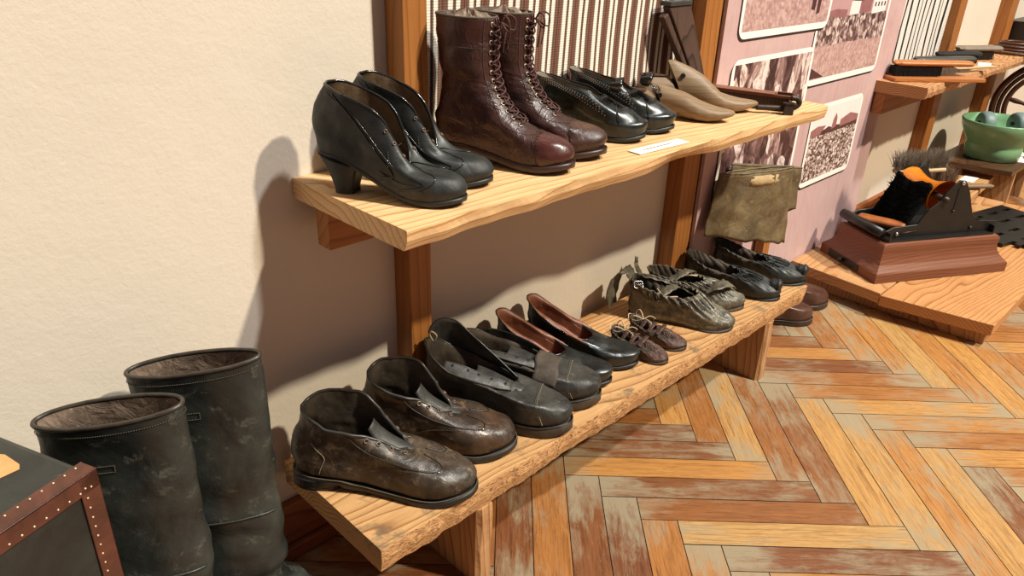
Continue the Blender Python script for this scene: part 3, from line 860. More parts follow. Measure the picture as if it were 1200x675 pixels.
# ---- black open flap shoes ----
def flap_shoe(loc, rz, label, cat, group, foot, seed, L=.285, strap=False):
    t = thing('open_shoe', label, cat, loc, rz, group)
    c = .010*foot
    keys = [key(.006, 0, L-.006, 0, .044, 0, zt=[(0, .036), (.3, .032), (.6, .024), (1, .028)], curve=c),
            key(.000, .055, L, .044, .046, 0, curve=c),
            key(.003, .075, L-.012, .058, .0445, .1, curve=c),
            key(.006, .096, L-.055, .066, .044, .35, curve=c*.8, zt=[(0, .10), (.5, .088), (.8, .074), (1, .066)]),
            key(.0, .13, L-.100, .072, .042, 1, wt=[(0, 0), (.03, .018), (.12, .034), (.3, .043), (.5, .043), (.7, .036), (.85, .028), (.95, .018), (1, 0)],
                zt=[(0, .124 if strap else .150), (.15, .112 if strap else .128), (.3, .100 if strap else .112), (.5, .093 if strap else .100), (.7, .084 if strap else .088), (.9, .077), (1, .074)])]
    sh = Shell(keys, 7, wrinkle(.0035, 24, .001, 80), seed)
    sh.upper(M['lflap'], t); sh.lining(M['dkin'], t, .15)
    sh.rim(.0020, M['trim'], t)
    zt = lambda s: np.interp(s, [0, .3, .5, .8, 1], [.030, .026, .020, .021, .027])
    sole_mesh(L+.004, .0475, lambda s: .008*max(0, (s-.8)/.2)**2, zt, M['soleworn'], t, c, x0=-.002)
    heel_block((-.001, .080), .034, (.022, .018), M['soleworn'], t, .96, lift=M['sole'])
    welt_stitch(L+.001, .0470, lambda s: zt(s)+.001, M['trim'], t, c, name='welt')
    # toe cap seam with pale dashes
    pts = sh.iso((1, 0, .25), L-.052, su(.75, 'n') , su(.75, 'f')-.0, .0007, 60, 0, .85) if False else sh.iso((1, 0, .35), L-.040, .66, .34, .0008, 70, 0, .9)
    if len(pts) > 4:
        stitch(pts, M['thread'], t, .0007, dash=.0035, name='toe_stitching')
        stitch([p+Vector((-.0035, 0, .0008)) for p in pts], M['threadd'], t, .0006, name='toe_cap_edge')
    # tall folded-open flaps: far one stands, near one folds outward
    def flap(path_in, path_out, name, mat, holes=0, thick=.0028, label=None):
        A = smooth_path(path_in, 6); B = smooth_path(path_out, 6); g = []
        for p, q in zip(A, B):
            row = []
            for k in range(9):
                f = k/8; r = p*(1-f)+q*f
                r = r+np.array([0, 0, 1])*math.sin(f*PI)*.0012
                nn = .4*noise.noise(Vector((r[0]*30+seed, r[1]*30, r[2]*30)))*.0012
                row.append((r[0], r[1]+nn, r[2]+nn))
            g.append(row)
        mb = MB(); mb.sheet(g)
        o = mb.build(name, mat, t, smooth=True, solid=thick)
        if label: o['label'] = label
        edge = [r[-1] for r in g]
        m2 = MB(); m2.tube([g[0][k] for k in range(0, 9, 2)]+edge[1:-1]+[g[-1][k] for k in range(8, -1, -2)], .0016, 6); m2.build('flap_edge', M['trim'], t, smooth=True)
        for h in range(holes):
            i = int((h+.8)/(holes+.4)*(len(g)-1)); p = Vector(g[i][6]); a = Vector(g[min(i+1, len(g)-1)][6])-Vector(g[max(i-1, 0)][6]); bb = Vector(g[i][7])-Vector(g[i][5])
            n = a.cross(bb).normalized()
            if n.z < 0: n = -n
            qm = n.to_track_quat('Z', 'Y').to_matrix().to_4x4(); qm.translation = p+n*(thick*.6)
            m3 = MB(); m3.lathe([(.0026+.0008*math.cos(x), .0008*math.sin(x)) for x in [2*PI*j/6 for j in range(6)]], 12, 0, qm, closed=True); m3.lathe([(.0026, .0001), (.0003, .0002)], 10, 1, qm)
            m3.build('eyelet', [M['trim'], M['hole']], t, smooth=True)
        return o
    if strap:
        flap([(.03, .038, .100), (.07, .041, .098), (.11, .040, .092), (.15, .034, .084), (.175, .022, .078)],
             [(.02, .034, .116), (.055, .040, .116), (.10, .038, .110), (.15, .024, .098), (.180, .010, .084)], 'flap', M['lflap'], 4)
    else:
        flap([(.010, .024, .130), (.03, .040, .115), (.07, .044, .108), (.11, .042, .098), (.15, .034, .086), (.175, .020, .078)],
             [(.000, .020, .155), (.018, .030, .178), (.050, .036, .176), (.085, .032, .150), (.13, .022, .120), (.178, .006, .088)], 'flap', M['lflap'], 4)
    flap([(.045, -.042, .110), (.08, -.044, .104), (.11, -.042, .096), (.145, -.035, .086), (.17, -.026, .079)],
         [(.055, -.026, .106), (.085, -.024, .104), (.12, -.022, .098), (.15, -.018, .091), (.170, -.016, .083)] if strap else
         [(.046, -.024, .124), (.080, -.022, .116), (.11, -.020, .105), (.145, -.018, .095), (.168, -.016, .084)], 'flap', M['lflap'], 5)
    tongue(t, [(L-.098, .068), (L-.13, .076), (L-.16, .084), (L-.190, .092)], [.016, .026, .030, .026], M['lflap'])
    if strap:
        mb = MB(); g = []
        for i in range(9):
            x = L-.128+.046*i/8; row = []
            for k in range(-8, 9):
                a = k/8*1.25; row.append((x+.002*math.sin(k), .050*math.sin(a), .050+.048*math.cos(a)-.012*i/8+(.006 if i in (0, 8) else 0)*0))
            g.append(row)
        mb.sheet(g); o = mb.build('instep_strap', leather('brown grey suede strap', srgb(58, 50, 42), srgb(84, 74, 62), .75, 30, 1.2, .4), t, smooth=True, solid=.003)
        o['label'] = 'dull brown strap over the instep'
    else:
        mb = MB(); mb.tube(smooth_path([(.018, -.005, .150), (.012, -.008, .166), (.018, -.012, .174), (.026, -.010, .166), (.022, -.006, .152)], 5), .0013, 6)
        o = mb.build('heel_loop', M['lacew'], t, smooth=True); o['label'] = 'pale cord loop at the heel'
    return t
flap_shoe((.760, .964, BN), math.radians(-56), 'dusty black open shoe with a pale heel loop and flaps folded out', 'shoe', 'dusty black open shoes', -1, 4)
flap_shoe((.861, .974, BN), math.radians(-57), 'dusty black open shoe with a brown instep strap', 'shoe', 'dusty black open shoes', 1, 12, L=.280, strap=True)

# ---- pumps ----
def pump(loc, rz, label, cat, group, foot, seed, L, mat, lin, hh=.055, back=.125, w=.039, heelw=.024, throat=.56, lvz=.066, bow=False, brogue=False, heelx=.048, heelbot=.62, toeh=.046, heelmat=None, name='pump_shoe', tw=1.0):
    t = thing(name, label, cat, loc, rz, group)
    c = .007*foot
    hb = lambda s: np.interp(s, [0, .15, .25, .38, .5, .62, .72, .85, 1], [hh, hh*.96, hh*.86, hh*.58, hh*.3, hh*.1, .004, .004, .010])
    sv = list(np.linspace(0, 1, 15))
    k0 = [(s, hb(s)+.006) for s in sv]
    xt = L*throat
    ztop = [(0, back), (.08, back-.004), (.25, back-(back-lvz)*(.34 if tw == 1 else .22)), (.5, back-(back-lvz)*(.66 if tw == 1 else .50)), (.75, lvz+(.008 if tw == 1 else .013)), (.92, lvz), (1, lvz+.002)]
    z2 = lambda s: hb(s)*(1-.15*s)+.030+.012*(1-s)+.004*(s > .6)
    keys = [key(.008, 0, L-.005, 0, w*.95, 0, zt=k0, curve=c),
            key(.003, 0, L, 0, w*1.02, 0, zt=[(s, hb(s)+.006+(.020 if s > .9 else .022)) for s in sv], curve=c),
            key(.004, 0, L-.012, 0, w*.98, .15, zt=[(s, hb(s)*(1-.15*s)+.030+.012*(1-s)+.004*(s > .6)) for s in sv], curve=c),
            key(.003, 0, (L-.014)*.5+xt*.5+.012, 0, w*.92, .35, zt=[(q, .45*z2(q)+.55*float(np.interp(q, [a for a, b in ztop], [b for a, b in ztop]))-(.006 if q > .7 else 0)) for q in sv], curve=c*.8),
            key(-.002, 0, xt, 0, w, 1, wt=[(0, 0), (.025, w*.36), (.1, w*.66*tw**.5), (.25, w*.86*tw), (.45, w*.94*tw), (.65, w*.92*tw), (.82, w*.76*tw), (.94, w*.48*tw), (1, 0)],
                zt=ztop, curve=c*.6)]
    sh = Shell(keys, 6, wrinkle(.0012, 30, .0004, 90), seed)
    sh.upper(mat, t, thick=.0018); sh.lining(lin, t, .06 if tw == 1 else .45, -.0026)
    sh.rim(.0013, M['trimglossy'], t)
    sole_mesh(L+.000, w*1.0, lambda s: max(0, hb(s)-.001), lambda s: hb(s)+.0065, M['sole'], t, c, x0=0)
    heel_block((.001, heelx+.014), heelw*1.12, (hh+.002, hh*.80), heelmat or mat, t, heelbot, xbot=(.008, heelx), lift=M['sole'])
    if brogue:
        for side in ('n', 'f'):
            for row in (0, 1, 2):
                mb = MB()
                for k in range(26):
                    s_ = .10+.60*k/25; tt = .93-.035*row-.10*k/25*0
                    tt = .93-.075*row-(.18*(k/25)**3)
                    p, n = sh.at(tt, su(s_, side), .0004)
                    q = n.to_track_quat('Z', 'Y').to_matrix().to_4x4(); q.translation = p
                    mb.lathe([(.0014, 0), (.0011, .0005), (.0002, .0006)], 6, 0, q)
                mb.build('punched_row', M['lingrey'], t)
        pts = sh.iso((1, 0, .3), L-.040, .66, .34, .0007, 60, 0, .85)
        if len(pts) > 4: stitch(pts, M['threadd'], t, .0006, name='toe_cap_stitching')
        sh.cap((1, 0, .3), L-.040, mat, t)
    if bow:
        p, n = sh.at(.97, .5, .004); p = p+Vector((.014, -.004, .007))
        for k, (dy, s1) in enumerate(((-1, 1), (1, 1))):
            mb = MB(); g = []
            for i in range(15):
                a = i/14*2*PI; o_ = (1-math.cos(a))/2
                g.append([(p.x+f*.0105*(.35+.65*o_)+.002*math.sin(a), p.y+dy*(.002+.026*o_), p.z+.004+.0085*math.sin(a)*(1+.2*f)+.012*o_) for f in (-1, -.5, 0, .5, 1)])
            mb.sheet(g); mb.build('bow_loop', M['satin'], t, smooth=True, solid=.0012)
            mb = MB(); g = [[(p.x+.004+.022*i/6, p.y+dy*(.003+.012*i/6)+.006*f, p.z+.002-.012*(i/6)**1.3+.003*math.sin(i*1.5+k)) for f in (-1, 0, 1)] for i in range(7)]
            mb.sheet(g); mb.build('bow_tail', M['satin'], t, smooth=True, solid=.0012)
        mb = MB(); q = Matrix.Translation(p+Vector((0, 0, .004)))
        mb.lathe([(.0005, -.006), (.0045, -.004), (.005, 0), (.0045, .004), (.0005, .006)], 12, 0, q); mb.build('bow_knot', M['satin'], t, smooth=True)
    return t
g = 'plain black pumps'
pump((.965, .985, BN), math.radians(-58), 'glossy plain black pump with brown lining, nearer one of its pair', 'shoe', g, -1, 21, .250, M['lblackgloss'], M['linpump'], hh=.062, back=.130, lvz=.060, throat=.60)
pump((1.062, .990, BN), math.radians(-61), 'glossy plain black pump with brown lining, beside the tiny laced shoes', 'shoe', g, 1, 22, .250, M['lblackgloss'], M['linpump'], hh=.062, back=.130, lvz=.060, throat=.60)
g = 'black brogue pumps with bows'
pump((1.058, .991, SH), math.radians(-57), 'black punched pump with a satin bow, next to the brown lace-up boots', 'shoe', g, -1, 31, .215, M['lblackgloss'], M['lingrey'], hh=.045, back=.112, lvz=.078, throat=.62, bow=True, brogue=True, heelmat=M['solebrown'], tw=.70)
pump((1.158, .995, SH), math.radians(-60), 'black punched pump with a satin bow, next to the wooden lasts', 'shoe', g, 1, 32, .215, M['lblackgloss'], M['lingrey'], hh=.045, back=.112, lvz=.078, throat=.62, bow=True, brogue=True, heelmat=M['solebrown'], tw=.70)

# ---- heeled black booties ----
def bootie(loc, rz, label, cat, group, foot, seed, L=.228):
    t = thing('heeled_bootie', label, cat, loc, rz, group)
    c = .007*foot; hh = .054; w = .0385
    hb = lambda s: np.interp(s, [0, .15, .25, .38, .5, .62, .72, .85, 1], [hh, hh*.96, hh*.84, hh*.55, hh*.28, hh*.09, .004, .004, .009])
    sv = list(np.linspace(0, 1, 15))
    keys = [key(.003, 0, L-.003, 0, w*.96, 0, zt=[(s, hb(s)+.006) for s in sv], curve=c),
            key(.000, 0, L, 0, w*1.04, 0, zt=[(s, hb(s)+.018+.008*(1-s)) for s in sv], curve=c),
            key(-.004, 0, L-.014, 0, w*.98, .2, zt=[(s, hb(s)*(1-.1*s)+.033+.014*(1-s)) for s in sv], curve=c),
            key(.002, 0, L-.052, 0, w*.90, .5, zt=[(0, .127), (.3, .106), (.6, .078), (.8, .056), (1, .044)], curve=c*.6),
            key(.020, 0, L-.086, 0, w, 1, wt=[(0, 0), (.03, w*.40), (.12, w*.66), (.3, w*.84), (.5, w*.80), (.7, w*.70), (.85, w*.58), (.95, w*.36), (1, 0)],
                zt=[(0, .156), (.1, .154), (.3, .145), (.5, .137), (.66, .128), (.78, .114), (.87, .092), (.94, .066), (1, .047)])]
    sh = Shell(keys, 7, wrinkle(.0016, 26, .0005, 90), seed)
    sh.upper(M['lblack'], t); sh.lining(leather('bootie lining', srgb(84, 66, 46), srgb(118, 94, 68), .5, 24, 1, .5), t, .1)
    sh.rim(.0021, M['trimglossy'], t)
    sole_mesh(L-.002, w*.985, lambda s: max(0, hb(s)-.001), lambda s: hb(s)+.0065, M['sole'], t, c, x0=.002)
    heel_block((.003, .068), .031, (hh+.006, hh*.80), M['lblack'], t, .58, xbot=(.026, .056), lift=M['sole'])
    for side in ('n', 'f'):
        for s_, tt in ((.76, .92), (.83, .90), (.89, .87)): eyelet(sh, tt, su(s_, side), M['eyebrass'], t, .0023, .0008)
        pts = [sh.at(a, su(s_, side), .0006)[0] for s_, a in smooth_path([(.18, .95), (.30, .90), (.50, .78), (.60, .60), (.58, .40), (.50, .24), (.46, .10)], 6)]
        mb = MB(); mb.tube(pts, .0012, 6); mb.build('curved_piping', M['trimglossy'], t, smooth=True)
        pts = [sh.at(a, su(s_, side), .0006)[0] for s_, a in smooth_path([(.10, .93), (.40, .88), (.60, .76), (.70, .60), (.80, .42), (.62, .34), (.48, .34)], 6)]
        stitch(pts, M['trimglossy'], t, .0006, name='seam')
        pts = [sh.at(a, su(s_, side), .0006)[0] for s_, a in smooth_path([(.99, .985), (.97, .80), (.94, .62), (.84, .42), (.66, .24), (.60, .12)], 6)]
        mb = MB(); mb.tube(pts, .0010, 6); mb.build('vamp_piping', M['trimglossy'], t, smooth=True)
    pts = sh.iso((1, 0, .2), L*.60, .70, .30, .0007, 60, 0, .8)
    if len(pts) > 4: stitch(pts, M['threadd'], t, .0006, dash=.004, name='stitching')
    return t
g = 'black heeled ankle booties'
bootie((.563, .952, SH), math.radians(-58), 'black heeled ankle bootie at the near end of the upper shelf', 'shoe', g, -1, 41, .226)
bootie((.640, .985, SH), math.radians(-58), 'black heeled ankle bootie half hidden, against the brown lace-up boots', 'shoe', g, 1, 42, .226)

# ---- tall brown laced boots ----
def laced_boot(loc, rz, label, cat, group, foot, seed, L=.240, top=.232):
    t = thing('lace_up_boot', label, cat, loc, rz, group)
    c = .009*foot; hh = .024; w = .041
    hb = lambda s: np.interp(s, [0, .25, .36, .5, .62, .8, 1], [hh, hh*.95, hh*.7, .010, .005, .005, .012])
    sv = list(np.linspace(0, 1, 15))
    keys = [key(.010, 0, L-.006, 0, w*.95, 0, zt=[(s, hb(s)+.008) for s in sv], curve=c),
            key(.002, 0, L, 0, w*1.02, 0, zt=[(s, hb(s)+.024) for s in sv], curve=c),
            key(.000, 0, L-.014, 0, w*.98, .15, zt=[(s, hb(s)+.038+.008*(1-s)) for s in sv], curve=c),
            key(.006, .092, L-.062, .060, w*.88, .4, curve=c*.7),
            key(.011, .114, L-.102, .086, w*.78, .7, curve=c*.4),
            key(.012, .136, L-.126, .116, w*.76, .9),
            key(.008, .162, L-.138, .152, w*.84, 1),
            key(.004, .200, L-.138, .196, w*.92, 1),
            key(.002, top, L-.136, top-.002, w*.96, 1)]
    def wr(tt, u, p, sd):
        d = noise.noise(Vector((p.x*14+sd, p.y*14, p.z*60)))*.0028*min(1, tt*5)
        return d+noise.noise(p*90)*.0006
    sh = Shell(keys, 5, wr, seed)
    sh.upper(M['lbrown'], t); sh.lining(M['linboot'], t, .3)
    sh.rim(.0016, M['threadd'], t)
    zt = lambda s: hb(s)+.0095
    sole_mesh(L+.004, w*1.05, lambda s: max(0, hb(s)-.001), zt, M['solebrown'], t, c, x0=-.001)
    heel_block((.004, .074), .034, (hh+.001, hh-.001), M['solebrown'], t, .92, xbot=(.005, .070), lift=M['sole'])
    pts = sh.iso((1, 0, .25), L-.045, .66, .34, .0008, 60, 0, .8)
    if len(pts) > 4: stitch(pts, M['threadd'], t, .0007, dash=.003, name='toe_cap_stitching'); stitch([p+Vector((-.003, 0, .0005)) for p in pts], M['lbrown'], t, .0009, name='toe_cap_edge'); sh.cap((1, 0, .25), L-.045, M['lbrowncap'] if foot < 0 else M['ldull'], t)
    T0 = .43
    ps = {}
    for side, sg in (('n', 1), ('f', -1)):
        row = []
        for k in range(13):
            tt = T0+(.955-T0)*k/12; du = .070-.006*k/12
            uu = .5+sg*du; row.append((tt, uu)); eyelet(sh, tt, uu, M['eyepale'], t, .0028, .0012)
        ps[side] = row
        pts = [sh.at(a, .5+sg*b_, .0007)[0] for a, b_ in smooth_path([(.995, .115), (.80, .118), (.62, .122), (.50, .14), (.40, .165), (.36, .12), (.37, .03)], 6)]
        stitch(pts, M['threadd'], t, .0006, dash=.0025, name='facing_stitching')
        pts = [sh.at(a, .5+sg*b_, .0009)[0] for a, b_ in smooth_path([(.995, .026), (.75, .028), (.55, .032), (.44, .03)], 6)]
        mb = MB(); mb.tube(pts, .0012, 6); mb.build('facing_edge', M['lbrowncap'], t, smooth=True)
        for dz in (0,):
            pts = [sh.at(.84, .5+sg*b_, .0006)[0] for b_ in np.linspace(.10, .48, 30)]
            stitch(pts, M['threadd'], t, .0005, dash=.003)
            pts = [sh.at(a, .5+sg*b_, .0006)[0] for a, b_ in smooth_path([(.10, .22), (.22, .25), (.32, .30), (.42, .37), (.50, .48)], 8)]
            stitch(pts, M['threadd'], t, .0005, dash=.003)
    mb = MB()
    for k in range(12):
        for a, b_ in (('n', 'f'), ('f', 'n')):
            t1, u1 = ps[a][k]; t2, u2 = ps[b_][k+1]
            pp = [sh.at(t1+(t2-t1)*f, u1+(u2-u1)*f, .0016+.0032*math.sin(f*PI)+(.0012 if a == 'n' else 0))[0] for f in np.linspace(0, 1, 8)]
            mb.tube(pp, .0015, 6)
    pt = sh.at(.965, .5, .006)[0]
    for dy, dx, dl in ((-1, .010, .030), (1, .012, .028)):
        mb.tube(smooth_path([pt, pt+Vector((.008, dy*.008, .010)), pt+Vector((.018, dy*.016, .004)), pt+Vector((.018, dy*.014, -.012)), pt+Vector((.008, dy*.006, -.008)), pt], 5), .0014, 6)
        mb.tube(smooth_path([pt, pt+Vector((dx, dy*.006, -.010)), pt+Vector((dx*.9, dy*.010, -dl)), pt+Vector((dx*.7, dy*.008, -dl-.014))], 5), .0013, 6)
    mb.build('lace', M['lace'], t, smooth=True)
    # crumpled paper stuffing that shows at the top
    mb = MB(); g = []
    for i in range(7):
        r = [.034, .033, .030, .024, .017, .009, .001][i]; z = top-.012+.018*i/6
        g.append([(.053+r*1.35*math.cos(a)+noise.noise(Vector((a*2, i, seed)))*.004, r*1.05*math.sin(a), z+noise.noise(Vector((math.cos(a)*3, math.sin(a)*3, i*.7+seed)))*.010) for a in [2*PI*k/28 for k in range(28)]])
    mb.sheet(g, closed_u=True); o = mb.build('paper_stuffing', M['linboot'], t); o['label'] = 'pale crumpled stuffing inside the boot top'
    return t
g = 'tall brown lace-up boots'
laced_boot((.806, .978, SH), math.radians(-62), 'tall dark brown lace-up boot with reddish toe cap, nearer one of its pair', 'boot', g, -1, 51)
laced_boot((.897, .990, SH), math.radians(-62), 'tall dark brown lace-up boot with dull scuffed toe cap, behind its mate', 'boot', g, 1, 52)
# ---- soft slippers with gathered toplines ----
def gathered(loc, rz, label, cat, group, foot, seed, L=.25, w=.043, back=.085, mat=None, lin=None, toe='knob', crumple=0, name='gathered_slipper', throat=.60, gather=.0028, lowz=.052):
    t = thing(name, label, cat, loc, rz, group)
    mat = mat or M['lblack']; lin = lin or M['dkin']
    k = L/.25; c = .008*foot*k
    keys = [key(.008*k, .003, L-.008*k, .003, w*.92, 0, curve=c),
            key(.000, .016*k, L, .014*k+.004, w*1.02, 0, curve=c),
            key(-.002*k, .036*k, L-.004*k, .030*k, w*1.0, .1, curve=c),
            key(.000, .056*k, L*.86, .046*k, w*.92, .35, curve=c*.8, zt=[(0, back*.72), (.3, .050*k), (.7, .046*k), (1, .044*k)]),
            key(-.004*k, .08, L*throat, .05, w, 1, wt=[(0, 0), (.03, w*.40), (.12, w*.70), (.3, w*.88), (.55, w*.88), (.75, w*.72), (.92, w*.40), (1, 0)],
                zt=[(0, back), (.10, back*.95), (.3, back*.5+lowz*.5), (.55, lowz), (.8, lowz*.98), (1, lowz)])]
    def dp(tt, u, p, sd):
        a = math.sin(u*2*PI*27+noise.noise(Vector((u*9, sd, 0)))*3)
        g = gather*a*max(0, (tt-.45))*1.8*(1 if .20 < u < .80 else .5)
        n = noise.noise(p*30+Vector((sd, 0, 0)))*(.002+crumple)*min(1, tt*4)
        return g+n+noise.noise(p*85+Vector((sd, 2, 0)))*(.0006+crumple*.3)*min(1, tt*4)
    sh = Shell(keys, 8, dp, seed)
    sh.upper(mat, t); sh.lining(lin, t, .1)
    sh.rim(.0015*k, M['trim'] if not crumple else mat, t)
    sole_mesh(L+.002, w*1.0, lambda s: 0, lambda s: .005+.004*max(0, (s-.85)/.15), M['soleworn'] if crumple else M['sole'], t, c)
    # whipped cord under the topline
    mb = MB()
    for i in range(60):
        u = .04+.92*i/60
        p, n = sh.at(.93, u, .0012); q, n2 = sh.at(.80, u+.006, .0016)
        mb.tube([p, (p+q)/2+n*.0012*k, q], .0009*k+.0002, 5)
    mb.build('cord_stitching', M['laceb'] if not crumple else M['threadd'], t, smooth=True)
    if toe == 'knob':
        mb = MB(); g = []
        for i in range(9):
            a = i/8; x = L-.030*k+.034*k*a; r = [.004, .016, .019, .0165, .0155, .018, .016, .011, .0005][i]*k
            g.append([(x, c+r*1.05*math.cos(b_)*(1+.12*math.sin(b_*5+i)), .034*k+.006*k*a+r*.95*math.sin(b_)) for b_ in [2*PI*j/16 for j in range(16)]])
        mb.sheet(g, closed_u=True); mb.build('toe_knot', mat, t, smooth=True)
        mb = MB()
        for i in range(3):
            x = L-.026*k+.009*k*i; mb.tube([(x, c+.0178*k*math.cos(b_), .036*k+.0172*k*math.sin(b_)) for b_ in [2*PI*j/14 for j in range(14)]], .0012*k, 5, closed=True)
        mb.build('knot_thong', M['laceb'], t, smooth=True)
    return t, sh
g = 'black gathered slippers'
s1, sh1 = gathered((1.640, .958, BN), math.radians(-66), 'black gathered leather slipper with knotted toe, nearer one of its pair', 'shoe', g, -1, 61, .246)
s2, sh2 = gathered((1.775, .954, BN), math.radians(-68), 'black gathered leather slipper with knotted toe, in front of the hide gaiters', 'shoe', g, 1, 62, .246)
for t, sh in ((s1, sh1), (s2, sh2)):
    mb = MB(); p = sh.at(.98, .58, .001)[0]; q = sh.at(.98, .42, .001)[0]
    mb.tube(smooth_path([p, p+Vector((.004, -.004, .010)), p+Vector((.016, -.004, .008)), p+Vector((.018, -.002, -.002)), p+Vector((.006, -.002, -.004)), p], 5), .0022, 6, flat=.5)
    mb.tube(smooth_path([p, (p+q)/2+Vector((-.006, 0, .006)), q], 6), .0018, 6)
    mb.build('leather_thong', M['lblack'], t, smooth=True)
# grey-green crumpled moccasins
g = 'crumpled grey-green moccasins'
m1, mh1 = gathered((1.378, .945, BN), math.radians(-58), 'crumpled grey-green leather moccasin with straps and a small buckle, between tiny and black shoes', 'shoe', g, -1, 71, .248, .052, .096, M['lgreen'], M['dkin'], None, .0045, 'strapped_moccasin', .66, .004, .074)
m2, mh2 = gathered((1.485, .968, BN), math.radians(-58), 'crumpled grey-green leather moccasin lying behind its buckled mate', 'shoe', g, 1, 77, .240, .044, .080, M['lgreen'], M['dkin'], None, .0045, 'strapped_moccasin', .60, .004, .066)
def strap(t, pts, wd, mat, name='strap', thick=.002, up=(0, 0, 1), tw=0, m=6, label=None, wob=.0015, ev=None):
    P = [Vector(p) for p in smooth_path(pts, m)]; mb = MB(); g = []
    for i, p in enumerate(P):
        a = P[max(i-1, 0)]; b_ = P[min(i+1, len(P)-1)]; d = (b_-a).normalized()
        e = d.cross(Vector(up)) if ev is None else Vector(ev)
        e.normalize()
        e = (Matrix.Rotation(tw*i/len(P), 3, d) @ e)
        ww = wd[min(int(i/len(P)*len(wd)), len(wd)-1)] if hasattr(wd, '__len__') else wd
        g.append([p+e*ww*k_+Vector((0, 0, 1))*wob*math.sin(i*1.3+k_*2) for k_ in (-1, -.5, 0, .5, 1)])
    mb.sheet(g); o = mb.build(name, mat, t, smooth=True, solid=thick)
    if label: o['label'] = label
    return o
def buckle(t, loc, rot, s=.011, mat=None):
    M4 = Matrix.Translation(loc) @ Euler(rot).to_matrix().to_4x4(); mb = MB()
    pts = [M4 @ Vector((s*x, s*y, 0)) for x, y in ((-1, -.75), (1, -.75), (1, .75), (-1, .75))]
    P = [];
    for i in range(4):
        a, b_ = pts[i], pts[(i+1) % 4]
        P += [a.lerp(b_, f) for f in (.12, .5, .88)]
    mb.tube(P, .0011, 6, closed=True); mb.tube([M4 @ Vector((0, -s*.75, 0)), M4 @ Vector((0, s*.75, 0))], .0009, 6); mb.tube([M4 @ Vector((0, 0, .001)), M4 @ Vector((s*1.1, 0, .001))], .0008, 6)
    o = mb.build('buckle', mat or M['chrome'], t, smooth=True); o['label'] = 'small square metal buckle'
LG = M['lgreen']
strap(m1, [(.002, .000, .085), (-.006, -.002, .108), (-.022, -.008, .114), (-.036, -.016, .094), (-.042, -.022, .062), (-.038, -.026, .026)], [.020, .024, .028, .030, .026, .016], LG, 'heel_flap', tw=.3, ev=(.25, 1, .1), wob=.003, label='large grey-green leather flap folded over at the heel')
strap(m1, [(.020, .030, .088), (.050, .040, .080), (.085, .044, .072), (.120, .036, .066), (.150, .020, .060), (.172, .004, .052)], .008, LG, 'stitched_strap', tw=-.3)
strap(m1, [(.060, -.040, .060), (.078, -.020, .074), (.094, .006, .076), (.104, .034, .070)], .013, LG, 'cross_strap')
strap(m1, [(.020, .030, .088), (.010, .050, .094), (.004, .068, .098), (.002, .086, .112)], [.006, .006, .005, .004], LG, 'loose_strap_end')
buckle(m1, (.018, -.030, .090), (.9, .1, .5))
mb = MB(); mb.tube(smooth_path([(.062, -.020, .082), (.075, -.026, .070), (.088, -.030, .064), (.100, -.024, .062)], 5), .0016, 6); mb.tube(smooth_path([(.086, -.030, .066), (.104, -.020, .066), (.112, -.006, .060)], 5), .0014, 6)
mb.build('thong_lace', M['lacew'], m1, smooth=True)
# fan of deep folds over the toe
mb = MB()
for i in range(11):
    a = -1.25+2.5*i/10; c0 = Vector((.158, -.004, .058))
    e = c0+Vector((.066*math.cos(a)*.95, .046*math.sin(a), -.030-.004*abs(a)))
    mid = (c0+e)/2+Vector((0, 0, .012))
    P = smooth_path([c0, mid, e], 6); mb.tube(P, [.0016+.0030*math.sin(PI*j/(len(P)-1)) for j in range(len(P))], 7)
mb.build('toe_folds', LG, m1, smooth=True)
strap(m2, [(.050, -.036, .062), (.075, -.018, .078), (.095, .010, .080), (.105, .032, .070)], .012, LG, 'cross_strap')
strap(m2, [(.14, -.034, .050), (.165, -.030, .064), (.19, -.012, .068), (.205, .016, .052)], .015, LG, 'toe_flap', tw=.4)
mb = MB(); mb.tube(smooth_path([(.086, -.024, .078), (.095, -.034, .086), (.108, -.036, .088), (.116, -.026, .084), (.106, -.016, .080), (.090, -.020, .078)], 5), .0016, 6)
mb.build('thong_lace', M['lacew'], m2, smooth=True)
mb = MB()
for i in range(9):
    a = -1.2+2.4*i/8; c0 = Vector((.148, -.002, .056)); e = c0+Vector((.070*math.cos(a), .040*math.sin(a), -.030)); mid = (c0+e)/2+Vector((0, 0, .011))
    P = smooth_path([c0, mid, e], 6); mb.tube(P, [.0015+.0026*math.sin(PI*j/(len(P)-1)) for j in range(len(P))], 7)
mb.build('toe_folds', LG, m2, smooth=True)
